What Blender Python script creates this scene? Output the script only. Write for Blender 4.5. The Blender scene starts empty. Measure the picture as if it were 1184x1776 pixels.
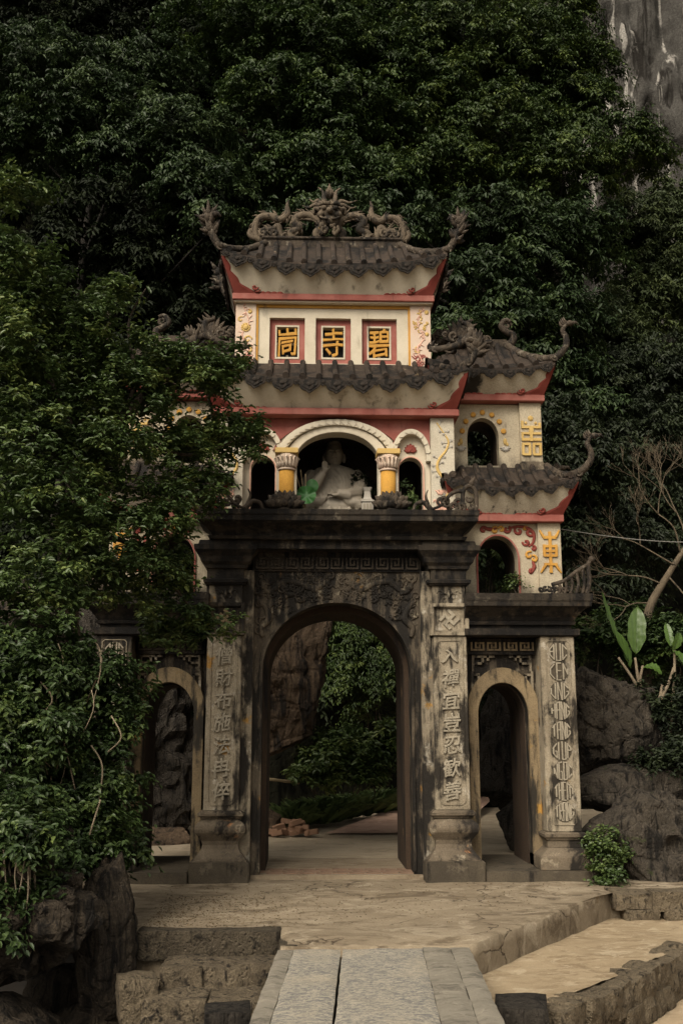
import bpy, bmesh, math, random
import numpy as np
from mathutils import Vector, noise, Matrix

SC = bpy.context.scene
COL = SC.collection
PI = math.pi
# ---------------------------------------------------------------- camera, sky, sun, exposure
cam = bpy.data.cameras.new('camera'); cam_o = bpy.data.objects.new('camera', cam); COL.objects.link(cam_o)
cam.sensor_fit = 'VERTICAL'; cam.sensor_height = 36.0; cam.lens = 36.9; cam.clip_end = 500
cam_o.location = (-0.42, -13.73, 1.9)
cam_o.rotation_euler = (PI / 2 + math.radians(11.55), 0, -math.radians(1.97))
SC.camera = cam_o
SUN_EL, SUN_AZ = math.radians(43), math.radians(-30)      # azimuth: 0 = straight behind the camera, negative = from the left
w = bpy.data.worlds.new('World'); SC.world = w; w.use_nodes = True
nt = w.node_tree; nt.nodes.clear()
sky = nt.nodes.new('ShaderNodeTexSky'); sky.sky_type = 'NISHITA'; sky.sun_disc = False
sky.sun_elevation = SUN_EL; sky.sun_rotation = PI + SUN_AZ * -1
sky.dust_density = 6.0; sky.air_density = 1.0; sky.ozone_density = 0.6
hsv = nt.nodes.new('ShaderNodeHueSaturation'); hsv.inputs['Saturation'].default_value = 0.12
bg = nt.nodes.new('ShaderNodeBackground'); bg.inputs['Strength'].default_value = 0.075
wo = nt.nodes.new('ShaderNodeOutputWorld')
nt.links.new(sky.outputs[0], hsv.inputs['Color']); tint = nt.nodes.new('ShaderNodeMix'); tint.data_type = 'RGBA'; tint.blend_type = 'MULTIPLY'; tint.inputs[0].default_value = 1.0; tint.inputs[7].default_value = (1.0, 0.945, 0.84, 1)   # warm overcast
nt.links.new(hsv.outputs[0], tint.inputs[6]); nt.links.new(tint.outputs[2], bg.inputs[0]); nt.links.new(bg.outputs[0], wo.inputs[0])
sl = bpy.data.lights.new('sun', 'SUN'); sl.energy = 1.25; sl.angle = math.radians(34); sl.color = (1.0, 0.895, 0.74)
so = bpy.data.objects.new('sun', sl); COL.objects.link(so)
sd = Vector((math.sin(SUN_AZ) * math.cos(SUN_EL), -math.cos(SUN_AZ) * math.cos(SUN_EL), math.sin(SUN_EL)))   # towards the sun
so.rotation_euler = sd.to_track_quat('Z', 'Y').to_euler()
vs = SC.view_settings; vs.view_transform = 'Standard'; vs.look = 'None'; vs.gamma = 1; vs.use_curve_mapping = False; vs.exposure = 1.2
SC.cycles.use_denoising = True
SC.cycles.max_bounces = 6; SC.cycles.diffuse_bounces = 3; SC.cycles.glossy_bounces = 2; SC.cycles.transmission_bounces = 3

random.seed(7); rng = np.random.default_rng(7)

# ---------------------------------------------------------------- material helpers
class NT:
    def __init__(s, name):
        s.m = bpy.data.materials.new(name); s.m.use_nodes = True; s.t = s.m.node_tree; s.t.nodes.clear()
        s.out = s.n('ShaderNodeOutputMaterial'); s.p = s.n('ShaderNodeBsdfPrincipled')
        s.t.links.new(s.p.outputs[0], s.out.inputs[0]); s.tc = s.n('ShaderNodeTexCoord').outputs['Object']
    def n(s, ty): return s.t.nodes.new(ty)
    def l(s, a, b): s.t.links.new(a, b)
    def map(s, sc=(1, 1, 1), loc=(0, 0, 0), src=None):
        m = s.n('ShaderNodeMapping'); m.inputs['Scale'].default_value = sc; m.inputs['Location'].default_value = loc
        s.l(src or s.tc, m.inputs[0]); return m.outputs[0]
    def noise(s, scale, detail=6, rough=0.6, vec=None, dist=0.0):
        k = s.n('ShaderNodeTexNoise'); k.inputs['Scale'].default_value = scale; k.inputs['Detail'].default_value = detail
        k.inputs['Roughness'].default_value = rough; k.inputs['Distortion'].default_value = dist
        s.l(vec or s.tc, k.inputs['Vector']); return k.outputs['Fac']
    def vor(s, scale, feat='DISTANCE_TO_EDGE', vec=None, out='Distance'):
        k = s.n('ShaderNodeTexVoronoi'); k.feature = feat; k.inputs['Scale'].default_value = scale
        s.l(vec or s.tc, k.inputs['Vector']); return k.outputs[out]
    def ramp(s, fac, a, b, ca=0.0, cb=1.0):
        k = s.n('ShaderNodeMapRange'); k.clamp = True; k.interpolation_type = 'SMOOTHSTEP'
        for i, v in zip(('From Min', 'From Max', 'To Min', 'To Max'), (a, b, ca, cb)): k.inputs[i].default_value = v
        s.l(fac, k.inputs['Value']); return k.outputs[0]
    def math(s, op, a, b):
        k = s.n('ShaderNodeMath'); k.operation = op
        for i, v in enumerate((a, b)):
            if isinstance(v, (int, float)): k.inputs[i].default_value = v
            else: s.l(v, k.inputs[i])
        return k.outputs[0]
    def mix(s, fac, a, b, mode='MIX'):
        k = s.n('ShaderNodeMix'); k.data_type = 'RGBA'; k.blend_type = mode
        for key, v in ((0, fac), (6, a), (7, b)):
            if isinstance(v, (int, float)): k.inputs[key].default_value = v
            elif isinstance(v, tuple): k.inputs[key].default_value = (*v, 1)
            else: s.l(v, k.inputs[key])
        return k.outputs[2]
    def bump(s, h, st=0.4, dist=0.02):
        b = s.n('ShaderNodeBump'); b.inputs['Strength'].default_value = st; b.inputs['Distance'].default_value = dist
        s.l(h, b.inputs['Height']); s.l(b.outputs[0], s.p.inputs['Normal'])
    def done(s, col, rough=0.85, spec=0.3):
        if isinstance(col, tuple): s.p.inputs['Base Color'].default_value = (*col, 1)
        else: s.l(col, s.p.inputs['Base Color'])
        if isinstance(rough, (int, float)): s.p.inputs['Roughness'].default_value = rough
        else: s.l(rough, s.p.inputs['Roughness'])
        s.p.inputs['Specular IOR Level'].default_value = spec
        return s.m

def weathered(name, c1, c2, dark, amt=0.5, scale=2.2, ochre=None, ochre_amt=0.0, streak=0.35, bump=0.5, rough=0.85, pale=None, damp=None, xstain=None):
    """plaster / stone with mould blotches, run-down streaks, flaked patches and grain"""
    k = NT(name)
    col = k.mix(k.ramp(k.noise(scale, 8, 0.65), 0.35, 0.68), c1, c2)
    if pale: col = k.mix(k.ramp(k.noise(scale * 2.3, 7, 0.7, k.map(loc=(5, 2, 9))), 0.56, 0.66), col, pale)
    if ochre: col = k.mix(k.ramp(k.noise(scale * 1.3, 6, 0.6, k.map(loc=(3.1, 7.7, 1.3))), 0.66 - ochre_amt * 0.2, 0.72 - ochre_amt * 0.2), col, ochre)
    blot = k.noise(scale * 1.1, 9, 0.68, k.map((1, 1, 0.6), (11, 3, 5)), 0.4)
    strk = k.noise(scale * 2.6, 6, 0.6, k.map((1.6, 1.6, 0.22), (2, 8, 1)))
    m = k.math('ADD', k.math('MULTIPLY', blot, 1 - streak), k.math('MULTIPLY', strk, streak))
    th = 0.68 - amt * 0.36
    col = k.mix(k.ramp(m, th - 0.035, th + 0.06), col, dark)
    if damp is not None:                                     # mould that has crept up from the ledge below
        xyz = k.n('ShaderNodeSeparateXYZ'); k.l(k.tc, xyz.inputs[0])
        hgt = k.math('ADD', xyz.outputs[2], k.math('MULTIPLY', k.noise(6, 7, 0.7, k.map((1, 1, .5))), 0.75))
        col = k.mix(k.ramp(hgt, damp + 0.36, damp + 0.68, 0.95, 0.0), col, dark)
    if xstain is not None:                                   # run-off stain where the two roofs meet
        xyz = k.n('ShaderNodeSeparateXYZ'); k.l(k.tc, xyz.inputs[0])
        hx = k.math('ADD', xyz.outputs[0], k.math('MULTIPLY', k.noise(7, 7, 0.7, k.map((1, 1, .4))), 0.45))
        col = k.mix(k.ramp(hx, xstain + 0.18, xstain + 0.30, 0.97, 0.0), col, dark)
    fine = k.noise(scale * 28, 5, 0.7)
    col = k.mix(k.ramp(fine, 0.25, 0.75, 0.42, 0.0), col, dark)
    h = k.math('ADD', k.math('MULTIPLY', fine, 0.35), k.noise(scale * 7, 6, 0.65))
    k.bump(h, bump, 0.015)
    return k.done(col, rough)

def painted(name, c, c2, dirt, amt=0.15, bump=0.2, rough=0.8):
    k = NT(name)
    col = k.mix(k.ramp(k.noise(3.0, 7, 0.65), 0.35, 0.7), c, c2)
    strk = k.noise(5.0, 7, 0.65, k.map((1.2, 1.2, 0.3), (1, 4, 2)), 0.3)
    th = 0.70 - amt * 0.4
    col = k.mix(k.ramp(strk, th - 0.03, th + 0.16, 0, 0.8), col, dirt)
    fine = k.noise(70, 4, 0.7)
    col = k.mix(k.ramp(fine, 0.3, 0.8, 0.16, 0.0), col, dirt)
    k.bump(k.math('ADD', fine, k.math('MULTIPLY', k.noise(14, 5), 1.2)), bump, 0.008)
    return k.done(col, rough)

M = {}
M['stone'] = weathered('grey_plaster_stone', (0.27, 0.225, 0.16), (0.165, 0.135, 0.095), (0.012, 0.0095, 0.007), 0.52, 2.2, (0.36, 0.20, 0.05), 0.18, 0.4, pale=(0.40, 0.36, 0.29))
M['shaft'] = weathered('pillar_plaster', (0.34, 0.288, 0.208), (0.22, 0.18, 0.126), (0.02, 0.016, 0.0115), 0.46, 2.0, (0.38, 0.20, 0.045), 0.2, 0.4, pale=(0.40, 0.355, 0.285))
M['letter'] = weathered('letter_plaster', (0.36, 0.315, 0.24), (0.26, 0.225, 0.168), (0.035, 0.029, 0.021), 0.28, 3.2)
M['mould'] = weathered('black_moulded_stone', (0.024, 0.018, 0.0125), (0.043, 0.033, 0.022), (0.004, 0.003, 0.0024), 0.56, 2.2, (0.11, 0.06, 0.022), 0.05, 0.4, 0.7, pale=(0.10, 0.083, 0.06))
M['wallmould'] = weathered('mouldy_arch_wall', (0.105, 0.083, 0.057), (0.06, 0.046, 0.032), (0.009, 0.007, 0.005), 0.58, 2.4, (0.27, 0.145, 0.04), 0.12, 0.45, 0.6, pale=(0.25, 0.21, 0.15))
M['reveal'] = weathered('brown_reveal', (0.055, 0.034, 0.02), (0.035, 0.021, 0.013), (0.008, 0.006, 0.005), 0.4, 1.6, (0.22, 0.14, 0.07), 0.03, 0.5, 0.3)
M['ochre_stone'] = weathered('ochre_stained_plaster', (0.25, 0.185, 0.105), (0.17, 0.125, 0.072), (0.022, 0.018, 0.013), 0.45, 2.0, (0.42, 0.235, 0.05), 0.15, 0.5, 0.4)
M['ped'] = weathered('pedestal_stone', (0.165, 0.13, 0.09), (0.095, 0.074, 0.051), (0.014, 0.011, 0.008), 0.43, 2.0, (0.36, 0.17, 0.07), 0.1, 0.2, 0.5, pale=(0.30, 0.25, 0.18))
M['plinth'] = weathered('dark_plinth_stone', (0.085, 0.068, 0.046), (0.05, 0.04, 0.028), (0.012, 0.0095, 0.007), 0.3, 2.5, None, 0, 0.3, 0.5, pale=(0.12, 0.098, 0.07))
M['tile'] = weathered('dark_roof_tile', (0.05, 0.0345, 0.0245), (0.027, 0.019, 0.0135), (0.006, 0.0045, 0.0035), 0.46, 3.0, (0.26, 0.19, 0.11), 0.0, 0.2, 0.9, pale=(0.09, 0.066, 0.047))
M['pend'] = weathered('eave_pendant_clay', (0.040, 0.030, 0.023), (0.022, 0.017, 0.013), (0.006, 0.005, 0.004), 0.45, 5.0, None, 0, 0.2, 0.7)
M['orn'] = weathered('ornament_stone', (0.155, 0.118, 0.08), (0.085, 0.064, 0.043), (0.013, 0.010, 0.007), 0.46, 4.5, (0.30, 0.19, 0.08), 0.0, 0.2, 0.7)
M['orn_dark'] = weathered('dark_ornament_stone', (0.078, 0.058, 0.04), (0.04, 0.03, 0.021), (0.008, 0.006, 0.0045), 0.46, 5.0, None, 0, 0.2, 0.7, pale=(0.2, 0.17, 0.13))
M['cream'] = painted('cream_limewash', (0.55, 0.487, 0.38), (0.475, 0.415, 0.315), (0.12, 0.098, 0.073), 0.22)
M['cove'] = painted('cream_cove', (0.57, 0.507, 0.395), (0.46, 0.405, 0.31), (0.07, 0.057, 0.044), 0.34)
M['tower_up'] = weathered('weathered_cream_upper_wall', (0.50, 0.43, 0.31), (0.40, 0.335, 0.24), (0.05, 0.04, 0.03), 0.17, 1.8, (0.42, 0.24, 0.07), 0.0, 0.4, 0.3, damp=5.42)
M['gold_col'] = weathered('mould_footed_gold', (0.52, 0.275, 0.045), (0.44, 0.215, 0.03), (0.03, 0.022, 0.014), 0.08, 3.0, None, 0, 0.4, 0.2, damp=4.72)
M['white_low'] = weathered('mould_footed_white', (0.56, 0.505, 0.40), (0.48, 0.425, 0.33), (0.05, 0.042, 0.032), 0.06, 3.0, None, 0, 0.4, 0.2, damp=4.58)
M['tower'] = weathered('weathered_cream_wall', (0.50, 0.43, 0.31), (0.40, 0.335, 0.24), (0.045, 0.036, 0.026), 0.2, 1.8, (0.42, 0.24, 0.07), 0.0, 0.4, 0.3, damp=3.56)
M['cove_stain'] = weathered('stained_cove', (0.53, 0.47, 0.365), (0.43, 0.375, 0.285), (0.012, 0.0095, 0.007), 0.14, 2.0, None, 0, 0.4, 0.2, xstain=2.02)
M['cove_stain2'] = weathered('streaked_cove', (0.53, 0.47, 0.365), (0.43, 0.375, 0.285), (0.02, 0.016, 0.012), 0.3, 2.6, None, 0, 0.6, 0.2)
M['white'] = painted('white_stucco', (0.56, 0.505, 0.40), (0.48, 0.425, 0.33), (0.12, 0.095, 0.07), 0.12, 0.15)
M['red'] = painted('red_limewash', (0.25, 0.072, 0.056), (0.32, 0.125, 0.10), (0.07, 0.026, 0.02), 0.25)
M['deep_red'] = painted('deep_red_paint', (0.175, 0.032, 0.023), (0.23, 0.052, 0.038), (0.05, 0.015, 0.012), 0.25)
M['gold'] = painted('gold_paint', (0.50, 0.265, 0.05), (0.40, 0.195, 0.032), (0.13, 0.07, 0.025), 0.3)
M['yellow'] = painted('pale_yellow_paint', (0.52, 0.36, 0.13), (0.45, 0.295, 0.09), (0.16, 0.10, 0.04), 0.28)
M['pink'] = painted('pink_tinted_stucco', (0.56, 0.32, 0.24), (0.60, 0.42, 0.32), (0.27, 0.075, 0.055), 0.3)
M['pinkpale'] = painted('faint_pink_stucco', (0.55, 0.46, 0.365), (0.52, 0.39, 0.305), (0.32, 0.15, 0.11), 0.15)
M['greystucco'] = painted('grey_stucco', (0.42, 0.39, 0.34), (0.34, 0.31, 0.27), (0.10, 0.09, 0.08), 0.2)
M['chamber'] = weathered('dark_brown_chamber', (0.055, 0.042, 0.032), (0.035, 0.027, 0.021), (0.009, 0.007, 0.006), 0.3, 1.5, None, 0, 0.4, 0.2)  # dark brown walls with darker blotches
M['black'] = painted('interior_black', (0.010, 0.009, 0.008), (0.014, 0.012, 0.010), (0.006, 0.005, 0.005), 0.1)
M['statue'] = painted('statue_marble', (0.27, 0.235, 0.185), (0.22, 0.19, 0.15), (0.10, 0.085, 0.065), 0.18, 0.15, 0.6)

def limestone(name, c1, c2, dark, amt=0.4, scale=1.0, flute=1.0, moss=0.0, spec=0.25, ck=0.25):
    k = NT(name)
    flut = k.noise(4.0 * scale, 8, 0.65, k.map((1.5, 1.5, 0.22 if flute else 1.0)), 0.5)
    col = k.mix(k.ramp(k.noise(2.0 * scale, 9, 0.7), 0.33, 0.7), c1, c2)
    col = k.mix(k.ramp(flut, 0.62 - amt * 0.3, 0.72 - amt * 0.2), col, dark)
    fine = k.noise(26 * scale, 7, 0.75)
    col = k.mix(k.ramp(fine, 0.3, 0.7, 0.6, 0.0), col, dark)
    if moss: col = k.mix(k.ramp(k.noise(3.2 * scale, 8, 0.75, k.map(loc=(4, 4, 1))), 0.62 - moss * 0.2, 0.72 - moss * 0.2, 0, 0.85), col, (0.045, 0.055, 0.018))
    crack = k.ramp(k.vor(1.6 * scale, vec=k.map((1, 1, 0.6))), 0.0, 0.03, 0.0, 1.0)
    h = k.math('ADD', k.math('MULTIPLY', flut, 1.6), k.math('ADD', k.math('MULTIPLY', fine, 0.4), k.math('MULTIPLY', crack, ck)))
    pit = k.ramp(k.vor(9 * scale, 'F1'), 0.0, 0.35)
    h = k.math('ADD', h, k.math('MULTIPLY', pit, 0.35))
    k.bump(h, 1.0, 0.075)
    return k.done(col, 0.9, spec)

M['rock'] = limestone('dark_limestone', (0.10, 0.082, 0.062), (0.05, 0.041, 0.031), (0.0095, 0.0078, 0.006), 0.45, 1.5, 1, 0.1)
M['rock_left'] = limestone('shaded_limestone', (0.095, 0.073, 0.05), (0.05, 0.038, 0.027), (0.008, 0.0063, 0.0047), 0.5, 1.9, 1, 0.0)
M['rock_grey'] = limestone('grey_limestone', (0.062, 0.052, 0.041), (0.034, 0.028, 0.022), (0.008, 0.0064, 0.005), 0.45, 1.6, 1)
M['rock_brown'] = limestone('brown_limestone', (0.16, 0.11, 0.07), (0.09, 0.06, 0.038), (0.013, 0.010, 0.008), 0.5, 0.8, 1)
def cliff_mat():
    k = NT('streaked_cliff')
    g = k.noise(0.9, 9, 0.7); st = k.noise(0.9, 7, 0.62, k.map((1.6, 1.6, 0.10), (4, 0, 0)), 0.6)
    col = k.mix(k.ramp(g, 0.35, 0.7), (0.11, 0.104, 0.095), (0.06, 0.056, 0.051))
    col = k.mix(k.ramp(k.noise(1.4, 6, 0.6, k.map((1.5, 1.5, 0.07), (9, 2, 1)), 0.4), 0.53, 0.66), col, (0.022, 0.02, 0.018))
    col = k.mix(k.ramp(st, 0.55, 0.63, 0, 0.9), col, (0.50, 0.47, 0.425))
    col = k.mix(k.ramp(k.noise(12, 7, 0.75), 0.35, 0.7, 0.5, 0), col, (0.02, 0.018, 0.015))
    k.bump(k.math('ADD', k.noise(2.5, 9, 0.7, k.map((1.4, 1.4, 0.3))), k.math('MULTIPLY', k.noise(9, 7, 0.7), .4)), 0.9, 0.25)
    return k.done(col, 0.95, 0.05)
M['cliff'] = cliff_mat()
M['step_stone'] = limestone('tan_step_stone', (0.235, 0.185, 0.122), (0.13, 0.102, 0.068), (0.02, 0.016, 0.012), 0.38, 2.2, 0, ck=.05)
M['kerb_stone'] = limestone('dark_kerb_stone', (0.135, 0.108, 0.073), (0.08, 0.063, 0.043), (0.02, 0.016, 0.011), 0.35, 2.4, 0, ck=.05)
M['wall_stone'] = limestone('tan_wall_stone', (0.27, 0.213, 0.14), (0.16, 0.125, 0.082), (0.03, 0.024, 0.017), 0.3, 2.6, 0, ck=.05)
M['hill'] = limestone('dark_hill_rock', (0.012, 0.012, 0.008), (0.008, 0.008, 0.006), (0.003, 0.003, 0.0025), 0.4, 0.4, 1, 0.2, 0.0)

def ground_mat(name, c1, c2, stain, pale, sc=1.0, crack=0.0, grit=0.3):
    k = NT(name)
    col = k.mix(k.ramp(k.noise(0.9 * sc, 8, 0.65), 0.35, 0.68), c1, c2)
    col = k.mix(k.ramp(k.noise(1.7 * sc, 9, 0.72, k.map((0.7, 1.4, 1), (3, 9, 1)), 0.8), 0.48, 0.62, 0, 0.9), col, stain)
    col = k.mix(k.ramp(k.noise(2.3 * sc, 8, 0.7, k.map((0.9, 1.2, 1), (7, 2, 1)), 1.2), 0.51, 0.64, 0, 0.8), col, pale)
    fine = k.noise(55 * sc, 6, 0.75)
    col = k.mix(k.ramp(fine, 0.3, 0.72, 0.45, 0.0), col, stain)
    h = k.math('ADD', k.math('MULTIPLY', fine, grit), k.noise(9 * sc, 7, 0.7))
    if crack:
        v = k.map((1, 1, 1), (0.3, 0.2, 0)); d = k.n('ShaderNodeVectorMath'); d.operation = 'ADD'
        kk = k.n('ShaderNodeTexNoise'); kk.inputs['Scale'].default_value = 3; kk.inputs['Detail'].default_value = 6; k.l(k.tc, kk.inputs['Vector'])
        sc_ = k.n('ShaderNodeVectorMath'); sc_.operation = 'SCALE'; sc_.inputs['Scale'].default_value = 0.55; k.l(kk.outputs['Color'], sc_.inputs[0])
        k.l(v, d.inputs[0]); k.l(sc_.outputs[0], d.inputs[1])
        cr = k.ramp(k.vor(0.75, vec=d.outputs[0]), 0.0, 0.012, 0.0, 1.0)
        msk = k.ramp(k.noise(0.8, 3), 0.46, 0.56)
        crk = k.math('MAXIMUM', cr, k.math('SUBTRACT', 1.0, msk))
        col = k.mix(crk, (0.05, 0.035, 0.022), col)
        h = k.math('ADD', h, k.math('MULTIPLY', crk, 0.8))
    k.bump(h, 0.55, 0.02)
    return k.done(col, 0.88, 0.25)
M['court'] = ground_mat('courtyard_concrete', (0.38, 0.315, 0.228), (0.33, 0.27, 0.192), (0.24, 0.19, 0.132), (0.43, 0.36, 0.265), 1.0)
M['terrace'] = ground_mat('worn_concrete', (0.29, 0.236, 0.165), (0.205, 0.163, 0.112), (0.10, 0.074, 0.047), (0.37, 0.31, 0.225), 1.0, 1.0, 0.6)
M['lower'] = ground_mat('sandy_concrete', (0.35, 0.275, 0.178), (0.265, 0.203, 0.127), (0.19, 0.138, 0.083), (0.46, 0.385, 0.272), 1.7, 0.0, 0.6)
M['path'] = ground_mat('sandy_path', (0.38, 0.295, 0.195), (0.34, 0.26, 0.168), (0.26, 0.195, 0.125), (0.43, 0.34, 0.235), 1.0)
M['earth'] = ground_mat('shade_toned_earth', (0.014, 0.0105, 0.0075), (0.010, 0.0075, 0.0055), (0.006, 0.005, 0.004), (0.018, 0.014, 0.010), 1.2)  # shade of the overhung hollow is put into this ground colour
M['floor'] = ground_mat('passage_concrete', (0.26, 0.21, 0.148), (0.21, 0.165, 0.112), (0.13, 0.095, 0.063), (0.30, 0.25, 0.18), 1.0)
M['redpath'] = ground_mat('red_brick_path', (0.46, 0.31, 0.235), (0.40, 0.26, 0.195), (0.30, 0.185, 0.135), (0.50, 0.36, 0.28), 1.4)
M['paver'] = ground_mat('red_paver', (0.23, 0.142, 0.097), (0.185, 0.115, 0.078), (0.13, 0.085, 0.058), (0.26, 0.195, 0.14), 2.0)
M['brick'] = painted('hollow_brick_clay', (0.25, 0.145, 0.092), (0.20, 0.115, 0.072), (0.20, 0.12, 0.07), 0.2)
def bridge_mat():
    k = NT('bridge_stone')
    v = k.map((1.0, 2.2, 1))
    a = k.noise(17, 8, 0.72, v, 1.4)
    big = k.noise(1.6, 6, 0.65)
    worn = k.ramp(a, 0.46, 0.53)
    col = k.mix(worn, (0.145, 0.142, 0.136), (0.37, 0.332, 0.262))
    col = k.mix(k.ramp(big, 0.47, 0.68, 0, 0.6), col, (0.40, 0.345, 0.255))
    col = k.mix(k.ramp(k.noise(90, 4, 0.7), 0.35, 0.7, 0.35, 0), col, (0.07, 0.065, 0.06))
    k.bump(k.math('ADD', k.math('MULTIPLY', a, 1.0), k.noise(5, 6)), 0.6, 0.012)
    return k.done(col, 0.7, 0.35)
M['bridge'] = bridge_mat()
M['bridge_edge'] = ground_mat('worn_edge_slab', (0.24, 0.215, 0.172), (0.19, 0.17, 0.135), (0.10, 0.089, 0.072), (0.31, 0.277, 0.218), 3.0)

def leaf_mat(name, stops, rough=0.42, spec=0.5, trans=0.18):
    k = NT(name)
    at = k.n('ShaderNodeAttribute'); at.attribute_name = 'rnd'
    cr = k.n('ShaderNodeValToRGB'); el = cr.color_ramp.elements
    for i, (p, c) in enumerate(stops):
        e = el[i] if i < 2 else el.new(p)
        e.position = p; e.color = (*c, 1)
    k.l(at.outputs['Fac'], cr.inputs[0])
    k.done(cr.outputs[0], rough, spec)
    tr = k.n('ShaderNodeBsdfTranslucent'); k.l(cr.outputs[0], tr.inputs[0])
    mx = k.n('ShaderNodeMixShader'); mx.inputs[0].default_value = trans
    k.l(k.p.outputs[0], mx.inputs[1]); k.l(tr.outputs[0], mx.inputs[2]); k.l(mx.outputs[0], k.out.inputs[0])
    return k.m
M['leaf_bg'] = leaf_mat('fig_leaf', [(0, (0.016, 0.030, 0.008)), (1, (0.085, 0.118, 0.028)), (0.5, (0.034, 0.058, 0.015))], 0.5, 0.25)
M['leaf_bg2'] = leaf_mat('grey_green_leaf', [(0, (0.014, 0.026, 0.009)), (1, (0.066, 0.095, 0.030)), (0.5, (0.030, 0.050, 0.017))], 0.5, 0.25)
M['leaf_far'] = leaf_mat('far_leaf', [(0, (0.036, 0.05, 0.02)), (1, (0.09, 0.11, 0.036)), (0.5, (0.055, 0.075, 0.027))], 0.55, 0.25)
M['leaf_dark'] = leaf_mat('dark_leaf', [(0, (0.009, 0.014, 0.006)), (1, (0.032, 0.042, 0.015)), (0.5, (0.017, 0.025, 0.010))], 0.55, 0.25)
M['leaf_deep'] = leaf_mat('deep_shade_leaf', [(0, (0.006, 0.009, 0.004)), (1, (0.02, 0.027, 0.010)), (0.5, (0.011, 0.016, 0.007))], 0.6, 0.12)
M['leaf_bg3'] = leaf_mat('light_fig_leaf', [(0, (0.018, 0.033, 0.008)), (1, (0.105, 0.135, 0.03)), (0.5, (0.042, 0.066, 0.016))], 0.5, 0.25)
M['leaf_fg'] = leaf_mat('ficus_leaf', [(0, (0.036, 0.062, 0.017)), (1, (0.20, 0.235, 0.065)), (0.6, (0.078, 0.115, 0.031))], 0.45, 0.4)
M['leaf_ivy'] = leaf_mat('ivy_leaf', [(0, (0.026, 0.047, 0.014)), (1, (0.125, 0.165, 0.043)), (0.6, (0.054, 0.085, 0.024))], 0.45, 0.4)
M['leaf_grass'] = leaf_mat('grass_blade', [(0, (0.05, 0.085, 0.03)), (1, (0.18, 0.25, 0.085))], 0.5, 0.4)
M['leaf_shrub'] = leaf_mat('shrub_leaf', [(0, (0.035, 0.06, 0.016)), (1, (0.11, 0.15, 0.04))], 0.45, 0.4)
M['leaf_dry'] = leaf_mat('dry_leaf', [(0, (0.05, 0.035, 0.018)), (1, (0.16, 0.10, 0.045))], 0.7, 0.2)
def banana_mat():
    k = NT('banana_leaf'); wv = k.n('ShaderNodeTexWave'); wv.inputs['Scale'].default_value = 16; wv.inputs['Distortion'].default_value = 1.2
    k.l(k.map((0.3, 0.3, 1.0)), wv.inputs['Vector'])
    col = k.mix(k.ramp(wv.outputs['Fac'], 0.2, 0.8), (0.06, 0.115, 0.02), (0.075, 0.135, 0.024))
    col = k.mix(k.ramp(k.noise(6, 6), 0.55, 0.75), col, (0.045, 0.085, 0.016))
    k.bump(wv.outputs['Fac'], 0.25, 0.004); k.done(col, 0.42, 0.5)
    tr = k.n('ShaderNodeBsdfTranslucent'); k.l(col, tr.inputs[0]); mx = k.n('ShaderNodeMixShader'); mx.inputs[0].default_value = 0.3
    k.l(k.p.outputs[0], mx.inputs[1]); k.l(tr.outputs[0], mx.inputs[2]); k.l(mx.outputs[0], k.out.inputs[0]); return k.m
M['banana'] = banana_mat()
M['lotusleaf'] = painted('lotus_leaf_green', (0.018, 0.075, 0.016), (0.026, 0.10, 0.022), (0.010, 0.035, 0.008), 0.35, 0.2, 0.5)
M['bark'] = weathered('grey_brown_bark', (0.085, 0.066, 0.046), (0.05, 0.038, 0.027), (0.02, 0.016, 0.012), 0.35, 5.0, None, 0, 0.6, 1.0)
M['bark_dark'] = weathered('dark_bark', (0.022, 0.018, 0.013), (0.013, 0.011, 0.008), (0.006, 0.005, 0.004), 0.35, 5.0, None, 0, 0.6, 1.0)
M['bark_bare'] = weathered('dull_twig_bark', (0.15, 0.115, 0.075), (0.10, 0.077, 0.05), (0.03, 0.024, 0.017), 0.3, 6.0, None, 0, 0.3, 0.8)
M['bark_pale'] = weathered('pale_bark', (0.27, 0.215, 0.145), (0.18, 0.14, 0.095), (0.05, 0.04, 0.03), 0.25, 6.0, None, 0, 0.3, 0.6)
M['bamboo'] = painted('dry_bamboo', (0.33, 0.26, 0.15), (0.25, 0.19, 0.11), (0.09, 0.07, 0.04), 0.25)
M['cable'] = painted('grey_cable', (0.25, 0.24, 0.22), (0.2, 0.19, 0.18), (0.1, 0.1, 0.1), 0.1)

# ---------------------------------------------------------------- object helpers
JOINED = {'leaf_relief', 'flower_relief', 'vine_relief', 'rock_relief', 'wave_relief', 'stem', 'bud', 'bud_relief', 'spandrel_fret', 'panel_frame', 'red_scroll', 'gold_scroll', 'dragon_relief', 'foliage', 'crown', 'fret_sign', 'longevity_sign'}
def link(o, parent=None, label=None, cat=None, group=None, kind=None):
    COL.objects.link(o)
    if parent:
        o.parent = parent
        if o.name.split('.')[0] in JOINED: o['kind'] = 'stuff'
    for k_, v_ in (('label', label), ('category', cat), ('group', group), ('kind', kind)):
        if v_: o[k_] = v_
    return o
def empty(name, loc, label, cat, group=None):
    return link(bpy.data.objects.new(name, None), None, label, cat, group)   # its parts carry world coordinates
def copy_at(src_mesh, name, parent, loc, rot=(0, 0, 0), sc=(1, 1, 1)):
    o = bpy.data.objects.new(name, src_mesh); o.location = loc; o.rotation_euler = rot; o.scale = sc
    return link(o, parent)

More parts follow.
